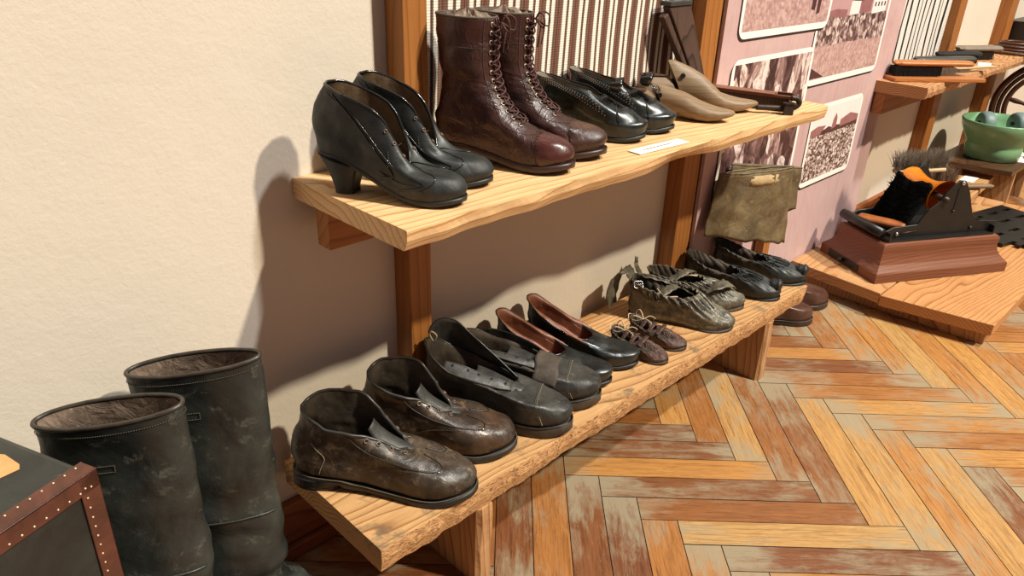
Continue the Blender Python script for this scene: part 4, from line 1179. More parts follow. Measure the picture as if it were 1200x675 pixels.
# tiny laced shoes
g = 'tiny brown laced shoes'
for (lc, rz, lb, ft, sd) in (((1.212, .868, BN), -72, 'tiny brown laced child shoe with pale cord, beside the glossy pumps', -1, 81), ((1.285, .872, BN), -72, 'tiny brown child shoe with pale cord, beside the grey-green moccasins', 1, 82)):
    t, sh = gathered(lc, math.radians(rz), lb, 'shoe', g, ft, sd, .132, .0285, .052, M['lchild'], M['dkin'], None, .0015, 'child_shoe', .48, .0016, .036)
    for i in range(3):
        x = .030+.020*i
        strap(t, [(x, -.025, .034), (x+.004, -.012, .046-.003*i), (x+.006, .010, .047-.003*i), (x+.004, .024, .036)], .0045, M['lchild'], 'cross_strap', .0015, wob=.0006)
    mb = MB()
    for i in range(9):
        a = -1.2+2.4*i/8; c0 = Vector((.074, 0, .032)); e = c0+Vector((.034*math.cos(a)+.004, .020*math.sin(a), -.010)); mid = (c0+e)/2+Vector((0, 0, .007))
        mb.tube([c0, mid, e], [.0012, .0022, .0010], 6)
    mb.build('toe_folds', M['lchild'], t, smooth=True)
    mb = MB()
    for y0 in (-1, 1):
        mb.tube(smooth_path([(.030, 0, .048), (.022, y0*.010, .058), (.012, y0*.018, .062), (.006, y0*.016, .052), (.016, y0*.008, .046), (.028, 0, .049)], 5), .0013, 6)
        mb.tube(smooth_path([(.030, 0, .050), (.040, y0*.010, .056), (.052, y0*.014, .052), (.048, y0*.016, .044)], 5), .0012, 6)
    mb.tube(smooth_path([(-.001, -.014, .046), (-.006, 0, .054), (-.001, .014, .048)], 5), .0012, 6)
    mb.build('lace', M['lacew'], t, smooth=True)

# plain brown shoes on the floor behind the bench end
def closed_shoe(loc, rz, label, foot, seed, L=.24):
    t = thing('round_toe_shoe', label, 'shoe', loc, rz, 'brown round-toed shoes on the floor'); c = .008*foot; w = .045
    keys = [key(.006, .022, L-.006, .014, w*.95, 0, curve=c), key(0, .045, L, .034, w*1.02, 0, curve=c), key(.002, .066, L-.018, .052, w*.95, .2, curve=c),
            key(.004, .082, L*.62, .066, w*.85, .7), key(.004, .090, L*.56, .070, w*.74, 1)]
    sh = Shell(keys, 6, wrinkle(.001), seed); sh.upper(M['lbrowng'], t); sh.lining(M['dkin'], t, .1); sh.rim(.0015, M['trim'], t)
    zt = lambda s: np.interp(s, [0, .3, .4, 1], [.024, .022, .016, .016])
    sole_mesh(L+.006, w*1.07, lambda s: 0, zt, M['solebrown'], t, c, x0=-.003); heel_block((0, .07), w*.8, (.016, .014), M['solebrown'], t, .96)
    welt_stitch(L+.002, w*1.05, lambda s: zt(s)+.001, M['threadd'], t, c)
M['lbrowng'] = leather('glossy brown leather', srgb(66, 42, 34), srgb(92, 62, 50), .28, 14, .4, .2)
closed_shoe((1.930, .938, ZF), math.radians(-39), 'brown round-toed shoe on the floor, its toe showing past the bench end', -1, 91)
closed_shoe((2.085, .935, ZF), math.radians(-40), 'brown round-toed shoe on the floor, between bench end and low platform', 1, 92, .22)

# ---- tall boots ----
def tall_boot(loc, rz, label, foot, seed, top, wdt, dep, tilt=0, L=.30):
    t = thing('tall_boot', label, 'boot', loc, rz, 'tall black riding boots'); c = .009*foot; hh = .028; w = .050
    hb = lambda s: np.interp(s, [0, .25, .36, .5, .8, 1], [hh, hh*.95, hh*.7, .010, .006, .012])
    sv = list(np.linspace(0, 1, 15)); x0 = -.012
    keys = [key(.010, 0, L-.006, 0, w*.95, 0, zt=[(s, hb(s)+.008) for s in sv], curve=c),
            key(.000, 0, L, 0, w*1.02, 0, zt=[(s, hb(s)+.026) for s in sv], curve=c),
            key(.000, .070, L-.02, .052, w*1.0, .15, curve=c),
            key(.004, .095, L-.10, .085, w*.96, .5, curve=c*.5),
            key(.000, .13, L-.135, .125, w*.94, .9)]
    n = 6
    for i in range(n):
        f = (i+1)/n; z = .13+(top-.13)*f
        ff = min(1, f*1.6)
        a0 = 0*(1-ff)+x0*ff; a1 = (L-.135)*(1-ff)+(x0+wdt)*ff
        sl = tilt*f
        keys.append(key(a0, z+sl, a1, z-sl, w*.94*(1-f**1.5)+dep*f**1.5, 1))
    def dp(tt, u, p, sd):
        k = 1-min(1, max(0, (p.z-.10)/(top-.1)))
        f = noise.noise(Vector((p.x*7+sd, p.y*7, p.z*24)))*(.003+.014*k*k)*min(1, tt*6)
        f += math.sin(p.z*95+noise.noise(p*9+Vector((sd, 0, 0)))*5)*.0045*k*k*min(1, tt*6)
        f += noise.noise(Vector((p.x*5, p.y*5+sd, p.z*5)))*.006*(1-k)
        return f+noise.noise(p*60)*.0007
    sh = Shell(keys, 7, dp, seed)
    sh.upper(M['lboot'], t, thick=.003); sh.lining(M['linboot'], t, .45, -.005, fill=False)
    sh.rim(.0030, M['lbootrim'], t)
    zt = lambda s: hb(s)+.010
    sole_mesh(L+.006, w*1.06, lambda s: max(0, hb(s)-.001), zt, M['sole'], t, c, x0=-.003); heel_block((0, .078), w*.8, (hh, hh-.002), M['sole'], t, .94)
    pts = [sh.at(.975, j/80, .0008)[0] for j in range(81)]; stitch(pts, M['threadd'], t, .0006, dash=.003, name='top_stitching')
    # pull-strap stitching (small raised slot) on the camera side, side seam
    pts = [sh.at(.90, .755+f, .0010)[0] for f in np.linspace(-.022, .022, 12)]; pts2 = [sh.at(.913, .755+f, .0010)[0] for f in np.linspace(.022, -.022, 12)]
    stitch(pts+pts2+[pts[0]], M['threadd'], t, .0007, dash=.0024, name='pull_strap_stitching')
    pts = [sh.at(f, .25, .0010)[0] for f in np.linspace(.3, .99, 40)]; stitch(pts, M['lboot'], t, .0014, name='side_seam')
    pts = [sh.at(.62+.012*math.sin(f*9), .55+f, .0010)[0] for f in np.linspace(0, .42, 40)]; stitch(pts, M['lboot'], t, .0016, name='instep_seam')
    return t
M['lbootrim'] = leather('boot rim leather', srgb(38, 34, 30), srgb(66, 58, 48), .4, 30, .6, .3)
tall_boot((.140, .925, ZF), math.radians(-40), 'tall black boot nearer the case, its open top showing creased lining', -1, 101, .516, .180, .032, -.012)
tall_boot((.262, .955, ZF), math.radians(-40), 'tall black boot between its mate and the low bench', 1, 102, .522, .178, .030, -.012)

# ---- old case with riveted leather edges ----
def suitcase():
    P0 = Vector((.139, .722)); e1 = Vector((-.41, .912)).normalized(); e2 = Vector((-.945, -.33)).normalized()
    ztop = .484; H = ztop-ZF; A = .27; B = .44
    t = thing('travel_case', 'old black travel case with red-brown riveted leather edges, lower left corner', 'case', (P0.x, P0.y, ZF), 0)
    rot = Matrix(((e1.x, e2.x, 0), (e1.y, e2.y, 0), (0, 0, 1))).to_4x4()    # local x = depth away, y = along the front
    def tr(o): o.matrix_local = rot
    mb = MB(); mb.box(0, A, 0, B, 0, H); o = mb.build('body', M['case'], t, bevel=.008, seg=3); tr(o)
    r = random.Random(4)
    def edging(name, boxes):
        mb = MB()
        for b_ in boxes: mb.box(*b_)
        o = mb.build(name, M['caseedge'], t, bevel=.004, seg=3); tr(o); return o
    W = .020; th = .0025
    e_ = edging('leather_edging', [(-th, W, -th, B, H-.001, H+th), (-th, 0, -th, B, H-W, H+th)])
    e2_ = edging('leather_edging', [(-th, 0, -th, W, 0, H+th), (-th, W*.9, -th, 0, 0, H+th)])
    edging('leather_edging', [(-th, 0, -th, B, 0, W)])
    def nails(parent, pts):
        mb = MB()
        for p, nrm in pts:
            q = Vector(nrm).to_track_quat('Z', 'Y').to_matrix().to_4x4(); q.translation = p
            mb.lathe([(.0019, 0), (.0017, .0009), (.0009, .0014), (.0001, .0016)], 8, 0, q)
        o = mb.build('nail', M['brassnail'], parent, smooth=True); o['kind'] = 'stuff'; return o
    pts = []
    n = 24
    def one(parent, p, nrm):
        mb = MB(); q = Vector(nrm).to_track_quat('Z', 'Y').to_matrix().to_4x4(); q.translation = p
        mb.lathe([(.0013, 0), (.0012, .0006), (.0007, .0010), (.0001, .0012)], 8, 0, q)
        mb.build('nail', M['brassnail'], parent, smooth=True)
    for i in range(16):
        y = .008+.0125*i
        one(e_, (W*.72, y, H+th), (0, 0, 1)); one(e_, (-th, y, H-W*.72), (-1, 0, 0))
    for i in range(30):
        z = H-.012-.0125*i
        one(e2_, (-th, W*.72, z), (-1, 0, 0))
    mb = MB(); pl = [(.066, .031), (.073, .026), (.100, .022), (.126, .030), (.130, .075), (.095, .085), (.073, .058)]
    mb.prism(pl, H+.0002, H+.0008); o = mb.build('paper_label', M['kraft'], t); tr(o); o['label'] = 'worn tan paper label on the lid'
M['case'] = leather('black case fibre', srgb(26, 29, 28), srgb(48, 52, 48), .4, 10, .5, .3, srgb(120, 122, 104), .66)
M['caseedge'] = leather('red brown case edging', srgb(70, 38, 28), srgb(98, 54, 40), .35, 24, .4, .3)
M['brassnail'] = plain('pale nail heads', srgb(224, 200, 160), .3, .5)
M['kraft'] = plain('kraft paper', srgb(196, 150, 96), .8, var=.15)
suitcase()

# ---- things on the upper shelf, right half ----
def last(loc, rz, label, L, hb_, ap, w=.036, gap=.34):
    t = thing('shoe_last', label, 'shoe last', loc, rz, 'wooden shoe lasts')
    # stations: x/L, z bottom, z top, half width
    st = [(0, .010, hb_*.96, .60), (.03, .008, hb_*.99, .72), (.10, .008, hb_, .78), (.22, .012, hb_, .74), (gap, .014, hb_*1.0, .70), (gap+.022, .014, ap*.97, .68), (gap+.05, .013, ap, .68), (gap+.13, .010, ap*.80+.006, .76), (gap+.24, .004, ap*.40+.024, .92), (.68, .001, .040, 1.0), (.77, 0, .033, .95), (.86, .004, .028, .78), (.94, .010, .026, .50), (.985, .014, .024, .26), (1, .017, .021, .04)]
    xs = np.array([a[0] for a in st])
    def body(xa, xb_, name):
        rows = []
        for x in np.linspace(xa, xb_, 40):
            zb = np.interp(x, xs, [a[1] for a in st]); zt = np.interp(x, xs, [a[2] for a in st]); hw = np.interp(x, xs, [a[3] for a in st])*w
            if xa == 0 and x < .04: hw *= .55+.45*(x/.04)**.5
            sh_ = .55*max(0, 1-abs(x-gap)/.20)
            row = []
            for k in range(28):
                a = 2*PI*k/28; cs, sn = math.cos(a), math.sin(a)
                yy = hw*math.copysign(abs(cs)**.8, cs)*(1 if sn < 0 else 1-.45*sn*min(1, max(0, (zt-.03)/.06)))
                zz = (zb+zt)/2+(zt-zb)/2*math.copysign(abs(sn)**.75, sn)
                row.append((x*L-sh_*(zz-.03), yy, zz))
            rows.append(row)
        mb = MB(); mb.sheet(rows, closed_u=True); n = 28; q = len(rows)-1
        mb.f += [tuple(range(n)), tuple(q*n+k for k in range(n-1, -1, -1))]; mb.m += [0, 0]
        o = mb.build(name, M['lastwood'], t, smooth=True)
        bm = bmesh.new(); bm.from_mesh(o.data)
        bmesh.ops.recalc_face_normals(bm, faces=bm.faces); bm.to_mesh(o.data); bm.free()
        m_ = o.modifiers.new('e', 'EDGE_SPLIT'); m_.split_angle = .7
        return o
    body(0, gap, 'heel_block'); body(gap+.026, 1, 'forepart')
    mb = MB(); v = []
    for x in (gap*L-.002, (gap+.026)*L+.002):
        for z in (.016, hb_*.86):
            for y in (-w*.42, w*.42): v.append((x-.55*(z-.03), y, z))
    mb.add(v, [(0, 1, 3, 2), (4, 6, 7, 5), (0, 4, 5, 1), (2, 3, 7, 6), (0, 2, 6, 4), (1, 5, 7, 3)]); mb.build('hinge', M['hole'], t)
    for hx, hz, rr_ in ((gap*.55*L, hb_*.66, .0030), ((gap+.085)*L, ap*.72, .0048)):
        mb = MB(); Q = Matrix.Translation((hx-.02, -w*.50, hz)) @ Euler((PI/2, 0, 0)).to_matrix().to_4x4()
        mb.lathe([(rr_, .008), (rr_, -.004), (rr_*.7, -.004), (.0001, -.003)], 14, 0, Q); mb.build('peg_hole', M['hole'], t)
    mb = MB(); mb.box(.000, gap*L-.030, -w*.34, w*.34, hb_-.002, hb_+.0022); o = mb.build('top_plate', M['oldwood'], t, bevel=.002)
last((1.322, .985, SH), math.radians(-59), 'low brown wooden shoe last nearer the camera, its pointed toe beside the white label', .238, .052, .068)
last((1.388, .990, SH), math.radians(-44), 'brown wooden shoe last with a tall holed cone and dark topped heel block', .268, .074, .108, gap=.32)

lab = MB(); lab.box(-.072, .072, -.014, .014, 0, .0012)
o = lab.build('paper_label', M['paper']); o.location = (1.157, .766, SH+.0012); o.rotation_euler = (0, 0, math.radians(-3))
tag(o, 'white paper strip label lying at the front edge of the upper shelf', 'label')
mb = MB(); mb.box(-.045, .035, -.0012, .0012, .0012, .0015); mb.build('printed_line', M['ink'], o)

t = thing('cobbler_block', 'dark narrow wooden box with reddish top, at the far end of the upper shelf', 'box', (1.600, .940, SH), math.radians(-73))
mb = MB(); mb.box(0, .185, -.024, .024, 0, .030); mb.build('dark_body', M['oldwood'], t, bevel=.0015)
mb = MB(); mb.box(-.002, .150, -.026, .010, .030, .037); mb.box(.150, .186, -.026, -.020, .030, .036); mb.box(.150, .186, .018, .024, .030, .036); mb.build('top_strip', M['redwood'], t, bevel=.001)
t = thing('iron_hook', 'rusty iron clamp hook lying beside the dark box on the upper shelf', 'tool', (1.588, .774, SH), math.radians(-40))
mb = MB(); mb.tube(smooth_path([(-.030, .012, .012), (0, .008, .012), (.030, .004, .012), (.050, .0, .014), (.060, -.002, .024), (.054, -.002, .034), (.040, -.002, .036)], 6), .0062, 10); mb.build('hook', M['iron'], t, smooth=True)
mb = MB(); mb.box(.024, .046, -.014, -.008, 0, .026); mb.box(.024, .052, -.014, .006, .018, .026); mb.build('tongue', M['iron'], t, bevel=.0015)

t = thing('wooden_shaft', 'dark tapered wooden shaft leaning on the striped cloth beside the post', 'shaft', (1.580, .935, SH))
def taper(name, top, bot, mat, thk):
    # top / bot = (centre, half width vector)
    mb = MB(); (tc, tw_), (bc, bw_) = top, bot; v = []
    for c_, h_ in ((bc, bw_), (tc, tw_)):
        c_ = Vector(c_); h_ = Vector(h_)
        for a, d_ in ((-1, 0), (1, 0), (1, 1), (-1, 1)): v.append(c_+h_*a+Vector((0, thk*d_, 0)))
    mb.add(v, [(3, 2, 1, 0), (4, 5, 6, 7), (0, 1, 5, 4), (1, 2, 6, 5), (2, 3, 7, 6), (3, 0, 4, 7)])
    return mb.build(name, mat, t, bevel=.003)
taper('shaft', ((-.100, .035, .215), (.040, 0, .004)), ((.000, 0, .004), (.016, 0, 0)), M['oldwood'], .020)
taper('side_slat', ((-.148, .035, .195), (.008, 0, .004)), ((-.022, 0, .0), (.006, 0, 0)), M['oldwood'], .016)
mb = MB(); mb.box(-.142, -.058, .031, .060, .212, .222); mb.build('grey_cap', M['darkgrey'], t, bevel=.002)

# ---- hide gaiters on a stand at the end of the bench ----
def gaiter(label, TL, TR, BL, BR, dep, seed, notch=False):
    TL, TR, BL, BR = map(Vector, (TL, TR, BL, BR)); base = Vector(((BL.x+BR.x)/2, (BL.y+BR.y)/2, min(BL.z, BR.z)))
    t = thing('hide_gaiter', label, 'gaiter', base, 0, 'olive brown hide gaiters'); rows = []; n = 48
    for i in range(22):
        f = i/21; row = []
        for k in range(n):
            a = 2*PI*k/n; s = (1+math.cos(a))/2; d = math.sin(a)
            p = BL.lerp(BR, s).lerp(TL.lerp(TR, s), f)
            ax = (TR-TL).normalized(); nrm = Vector((-ax.y, ax.x, 0)).normalized()
            if nrm.y > 0: nrm = -nrm
            p = p+nrm*d*dep*(1-.4*abs(math.cos(a))**3)
            p = p+nrm*noise.noise(Vector((p.x*22+seed, p.y*22, p.z*26)))*.006+Vector((0, 0, noise.noise(Vector((s*6+seed, d, 3)))*.010*(1-f)))
            row.append(p-base)
        rows.append(row)
    mb = MB(); mb.sheet(rows, closed_u=True); mb.build('hide', M['lgaiter'], t, smooth=True, solid=.003)
    mb = MB(); mb.tube(rows[-1], .0028, 6, closed=True); mb.build('rolled_edge', M['lgaiter'], t, smooth=True)
    # lighter inner facing folded over the top
    m2 = MB(); g = []
    for i in range(6):
        f = .985-.13*i/5
        g.append([(lambda r: r+Vector((0, 0, 0)))(rows[int(f*21)][j])+((rows[int(f*21)][j]-sum((Vector(q) for q in rows[int(f*21)]), Vector())/n).normalized()*.0022) for j in range(6, 15)])
    m2.sheet(g); o = m2.build('folded_patch', M['lightwood'] if False else M['paleh'], t, smooth=True, solid=.0015); o['label'] = 'paler folded strip near the rim'
M['paleh'] = leather('pale hide', srgb(150, 124, 84), srgb(186, 160, 116), .7, 26, 1, .5)
gaiter('olive hide gaiter in front, behind the black knotted slippers', (1.712, .940, .432), (1.960, .862, .425), (1.672, .938, .275), (2.000, .862, .190), .016, 1)
gaiter('olive hide gaiter behind the front one, against the pink poster', (1.78, .948, .445), (2.17, .928, .365), (1.80, .945, .27), (2.180, .928, .235), .009, 6)
t = MB(); t.box(-.020, .020, -.014, .014, 0, .40)
o = t.build('wooden_stand', M['post'], bevel=.002); o.location = (2.040, .944, ZF); tag(o, 'wooden stand leg below the hide gaiters at the bench end', 'stand')
# ---- low platform and the boot polishing machine ----
PT = .010
pf = thing('low_platform', 'low platform of thick pine boards on the floor under the boot brushing machine', 'platform', (2.30, .66, ZF))
def pr(name, pts, z0, z1, mat, parent, off=(2.30, .66, ZF), bevel=.002):
    mb = MB(); mb.prism([(x-off[0], y-off[1]) for x, y in pts], z0-off[2], z1-off[2])
    return mb.build(name, mat, parent, bevel=bevel)
pr('board', [(2.318, .960), (2.288, .655), (3.60, .655), (3.60, .960)], PT-.034, PT, M['platform'], pf)
M['platform2'] = wood('platform pine front', srgb(206, 152, 100), srgb(160, 104, 60), ring=34, loc=(.3, -.02, .12), rough=.5, stain=srgb(190, 150, 108), stain_amt=.66)
pr('board', [(2.278, .651), (2.330, .350), (3.60, .350), (3.60, .651)], PT-.036, PT-.001, M['platform2'], pf)
pr('support_board', [(2.338, .93), (2.352, .366), (2.372, .366), (2.358, .93)], ZF, PT-.036, M['leg'], pf)
pr('support_board', [(2.374, .366), (3.58, .366), (3.58, .386), (2.374, .386)], ZF, PT-.036, M['leg'], pf)

TH0 = math.radians(-29.5)
dv = thing('boot_brushing_machine', 'boot brushing machine with black cheeks and orange roller on a moulded red-brown base', 'machine', (2.632, .690, PT), TH0)
LX, WY = .256, .138
def rectring(i, z): return [(-LX+i, -WY+i, z), (LX-i, -WY+i, z), (LX-i, WY-i, z), (-LX+i, WY-i, z)]
mb = MB(); rows = [rectring(i, z) for z, i in ((0, 0), (.030, 0), (.034, .003), (.040, .009), (.052, .020), (.068, .028), (.086, .031), (.098, .030), (.108, .030), (.115, .033), (.119, .040))]
mb.sheet(rows, closed_u=True); mb.f.append((0, 1, 2, 3)); mb.m.append(0); q = (len(rows)-1)*4; mb.f.append((q, q+1, q+2, q+3)); mb.m.append(0)
o = mb.build('moulded_base', M['redwood'], dv)
bm = bmesh.new(); bm.from_mesh(o.data); bmesh.ops.recalc_face_normals(bm, faces=bm.faces); bm.to_mesh(o.data); bm.free()
mb = MB(); mb.box(-LX-.002, -LX+.004, -.055, .095, .004, .029); pl = mb.build('drawer_plate', M['blackmetal'], dv, bevel=.001)
mb = MB(); Q = Matrix.Translation((-LX-.002, .02, .017)) @ Euler((0, -PI/2, 0)).to_matrix().to_4x4()
mb.lathe([(.004, 0), (.0035, .005), (.0075, .008), (.008, .013), (.005, .017), (.0002, .018)], 16, 0, Q); mb.build('knob', M['blackmetal'], pl, smooth=True)
mb = MB(); mb.box(-.205, .205, -.098, .100, .1195, .126); mb.box(-.205, -.199, -.098, .10, .126, .150); mb.box(.199, .205, -.098, .10, .126, .150); mb.box(-.205, .205, .094, .10, .126, .150)
tray = mb.build('tray', M['blackmetal'], dv, bevel=.001)
mb = MB(); mb.tube([(-.222, -.080, .146), (-.222, .108, .146)], .016, 16); mb.build('edge_roller', M['blackmetal'], dv, smooth=True)
def cheek(y, name='cheek_plate'):
    pts = [(-.205, .118), (.225, .118), (.225, .158), (.150, .164), (.118, .184), (.102, .215), (.080, .262), (.062, .288), (.050, .303), (.028, .305), (.012, .294), (-.012, .268), (-.028, .240), (-.060, .215), (-.078, .190), (-.092, .166), (-.180, .162), (-.205, .150)]
    mb = MB(); Q = Matrix(((1, 0, 0, 0), (0, 0, 1, 0), (0, 1, 0, 0), (0, 0, 0, 1)))
    mb.prism(pts, y, y+.006, 0, Q); o = mb.build(name, M['blackmetal'], dv)
    bm = bmesh.new(); bm.from_mesh(o.data); bmesh.ops.recalc_face_normals(bm, faces=bm.faces); bm.to_mesh(o.data); bm.free()
    b_ = o.modifiers.new('b', 'BEVEL'); b_.width = .001
    s_ = -1 if y < 0 else 1
    yy = y-.001 if y < 0 else y+.007
    m2 = MB(); m2.box(.030, .034, yy-.0006, yy+.0006, .200, .280); m2.build('slot', M['hole'], o)
    for px, pz, mt, rr in ((.040, .296, M['chrome'], .007), (-.165, .140, M['chrome'], .006), (.12, .142, M['iron'], .006), (.030, .205, M['iron'], .004)):
        m3 = MB(); Q2 = Matrix.Translation((px, yy, pz)) @ Euler((PI/2 if y < 0 else -PI/2, 0, 0)).to_matrix().to_4x4()
        m3.lathe([(rr, -.001), (rr, .003), (rr*.6, .005), (.0002, .0055)], 12, 0, Q2); m3.build('screw', mt, o, smooth=True)
    m4 = MB(); m4.tube([(-.150, yy, .140), (-.090, yy, .146)], .0028, 6); m4.build('pin', M['iron'], o, smooth=True)
cheek(-.078); cheek(.088)
mb = MB(); g = []
for i in range(19):     # saddle shaped roller between the cheeks
    f = i/18; y = -.070+.156*f; r = .058-.018*math.sin(PI*f)**1.0
    g.append([(-.010+r*1.05*math.cos(a), y, .245+r*math.sin(a)) for a in [2*PI*k/40 for k in range(40)]])
mb.sheet(g, closed_u=True); mb.build('orange_roller', M['orange'], dv, smooth=True)
mb = MB(); g = []
rr = random.Random(5)
for i in range(26):     # black plush cover draping from the roller to the tray
    f = i/25; row = []
    for j in range(18):
        h = j/17; y = -.060+.150*h
        x = -.066-.050*f**1.2+.006*math.sin(h*14+f*4)+.006*rr.random(); z = .280-.125*f**1.1+.008*math.sin(h*9)*(1-f)
        row.append((x, y, z+.004*rr.random()))
    g.append(row)
mb.sheet(g); mb.build('plush_cover', M['velvet'], dv, smooth=True, solid=.012)
mb = MB()
for k in range(260):
    h = rr.random(); f = rr.random(); y = -.060+.150*h; x = -.070-.052*f**1.2; z = .284-.125*f**1.1
    mb.tube([(x, y, z), (x-.006-.008*rr.random(), y+.006*(rr.random()-.5), z+.008+.006*rr.random())], [.0016, .0003], 4)
o = mb.build('plush_pile', M['velvet'], dv); o['kind'] = 'stuff'
mb = MB(); mb.tube([(-.010, -.088, .245), (-.010, .100, .245)], .009, 12); mb.build('axle', M['iron'], dv, smooth=True)

def brush(name, label, loc, rz, Lh, wh, hh, bl, bh, mats, group=None, handle=0, tilt=(0, 0), hairup=False, fuzzy=0, bx=0, curve=.0, seed=0):
    """back Lh x wh x hh; bristles bh long over bl of the length; handle length"""
    t = thing(name, label, 'brush', loc, rz, group); t.rotation_euler = (tilt[0], tilt[1], rz)
    z0 = 0 if hairup else bh
    mb = MB(); rows = []
    for i in range(25):
        f = i/24; x = -Lh/2+(Lh+handle)*f
        inb = x < Lh/2
        w_ = wh*(math.sqrt(max(0.02, 1-(abs(f-.0)*2-0)**2*0)) if False else 1)
        e = min(1, (f+.01)/.06)**.5*min(1, (1.01-f)/.06)**.5
        if not inb: w_ = wh*.48+wh*.1*math.cos((x-Lh/2)/max(handle, .01)*PI)
        w_ *= e; h_ = hh*e if inb else hh*.75*e
        zc = z0+hh/2+curve*math.sin(f*PI)
        rows.append([(x, w_*math.cos(a)*abs(math.cos(a))**-.25 if abs(math.cos(a)) > .01 else 0, zc+h_/2*math.sin(a)) for a in [2*PI*k/20+.01 for k in range(20)]])
    mb.sheet(rows, closed_u=True); mb.f += [tuple(range(20)), tuple(24*20+k for k in range(19, -1, -1))]; mb.m += [0, 0]
    mb.build('brush_back', mats[0], t, smooth=True)
    r = random.Random(seed); mb = MB(); z1 = z0 if not hairup else hh
    sg = -1 if not hairup else 1
    nx = int(bl/.0045); ny = max(2, int(wh*2/.006))
    if not fuzzy:
        mb.box(-Lh/2+bx+.004, -Lh/2+bx+bl-.004, -wh*.72, wh*.72, *( (.002, z0+.001) if not hairup else (hh-.001, hh+bh*.8) ))
    for i in range(nx):
        for j in range(ny):
            x = -Lh/2+bx+.004+(bl-.008)*i/max(nx-1, 1); y = -wh*.75+1.5*wh*j/max(ny-1, 1)
            if fuzzy:
                for _ in range(fuzzy):
                    dx, dy = (r.random()-.5)*bh*.9, (r.random()-.5)*bh*.9
                    p = Vector((x+r.random()*.004, y, z1)); q = p+Vector((dx, dy, sg*bh*(.55+.65*r.random())))
                    mb.tube([p, (p+q)/2+Vector((0, 0, sg*bh*.06)), q], [.0010, .0009, .0003], 3, cap=False)
            else:
                mb.tube([(x, y, z1), (x+(r.random()-.5)*.002, y*1.1, z1+sg*bh*.98)], [.0019, .0014], 4)
    o = mb.build('bristles', mats[1], t); o['kind'] = 'stuff'
    return t
def dl(x, y, z):
    return (2.632+math.cos(TH0)*x-math.sin(TH0)*y, .690+math.sin(TH0)*x+math.cos(TH0)*y, PT+z)
for xx in (-.03, .13):
    mb = MB(); mb.box(xx, xx+.012, .112, .124, .118, .267); mb.build('brush_bracket', M['blackmetal'], dv, bevel=.001)
brush('hand_brush', 'tan wooden hand brush lying in the black tray of the boot brushing machine', dl(-.158, .000, .1265), TH0+math.radians(-50), .150, .024, .026, .13, .012, (M['tan'], M['blackbristle']), seed=3)
# ---- second low bench with labels, tools and brushes ----
b2 = thing('low_bench', 'low rough pine bench behind the boot brushing machine, holding brushes and labels', 'bench', (3.0, .955, PT+.0005))
mb = MB(); mb.prism([(0, 0), (.02, -.20), (.14, -.255), (.50, -.225), (.70, -.215), (.70, 0)], .040, .072); mb.build('bench_top', M['platform'], b2, bevel=.003)
mb = MB(); mb.box(.12, .15, -.20, -.02, 0, .040); mb.build('leg', M['leg'], b2); mb = MB(); mb.box(.52, .55, -.18, -.02, 0, .040); mb.build('leg', M['leg'], b2)
Z2 = PT+.0725
brush('cobbler_brush', 'long pale wooden brush with upright grey hair behind the orange roller', (2.985, .80, Z2+.155), math.radians(-26), .21, .018, .020, .20, .042, (M['lightwood'], M['greybristle']), hairup=True, fuzzy=3, seed=5) if False else None
o = brush('hair_brush', 'pale wooden brush with upright tousled grey hair, resting behind the orange roller', dl(.055, .122, .2675), TH0, .205, .020, .020, .20, .052, (M['lightwood'], M['greybristle']), 'grey hair brushes', hairup=True, fuzzy=5, seed=5)
M['brownhair'] = plain('brown bristle hair', srgb(128, 104, 84), .85, 0, 400, .9, .3, 100)
brush('hair_brush', 'brush with brown tousled hair and tan handle, on the low bench by the machine', (3.30, .84, Z2+.004), math.radians(-42), .12, .030, .024, .11, .060, (M['lastwood'], M['brownhair']), 'grey hair brushes', handle=.17, hairup=True, fuzzy=3, seed=9)
mb = MB(); mb.box(-.05, .05, -.026, .026, 0, .0012); o = mb.build('paper_label', M['paper']); o.location = (3.56, .80, Z2+.0005); o.rotation_euler = (0, 0, math.radians(2)); tag(o, 'white paper label on the rough low bench beside the brown brush handle', 'label')
mb = MB(); mb.box(0, .085, 0, .075, 0, .052); o = mb.build('wooden_block', M['redwood'], bevel=.004); o.location = (2.80, .870, PT+.001); o.rotation_euler = (0, 0, math.radians(-8)); tag(o, 'reddish wooden block against the wall, behind the boot brushing machine', 'block')

# ---- black slotted plate ----
t = thing('slotted_plate', 'black slotted metal plate lying behind the brushing machine at the right edge', 'metal plate', (3.24, .555, PT+.002), math.radians(-14))
bm = bmesh.new(); NXs, NYs = 21, 17; gx, gy = .46, .30; vs_ = {}
holes = set()
for r_ in range(4):
    for c_ in range(4):
        x0 = 1+c_*5+(r_ % 2)*2
        for k in range(3):
            if x0+k < NXs-1: holes.add((x0+k, 2+r_*4))
for i in range(NXs+1):
    for j in range(NYs+1): vs_[i, j] = bm.verts.new((-gx/2+gx*i/NXs, -gy/2+gy*j/NYs, .012))
for i in range(NXs):
    for j in range(NYs):
        if (i, j) not in holes and i+j > 3 and (NXs-i)+j > 3: bm.faces.new((vs_[i, j], vs_[i+1, j], vs_[i+1, j+1], vs_[i, j+1]))
me = bpy.data.meshes.new('plate'); bm.to_mesh(me); bm.free(); me.materials.append(M['blackmetal'])
o = bpy.data.objects.new('plate', me); COL.objects.link(o); o.parent = t; o.modifiers.new('s', 'SOLIDIFY').thickness = .010; 

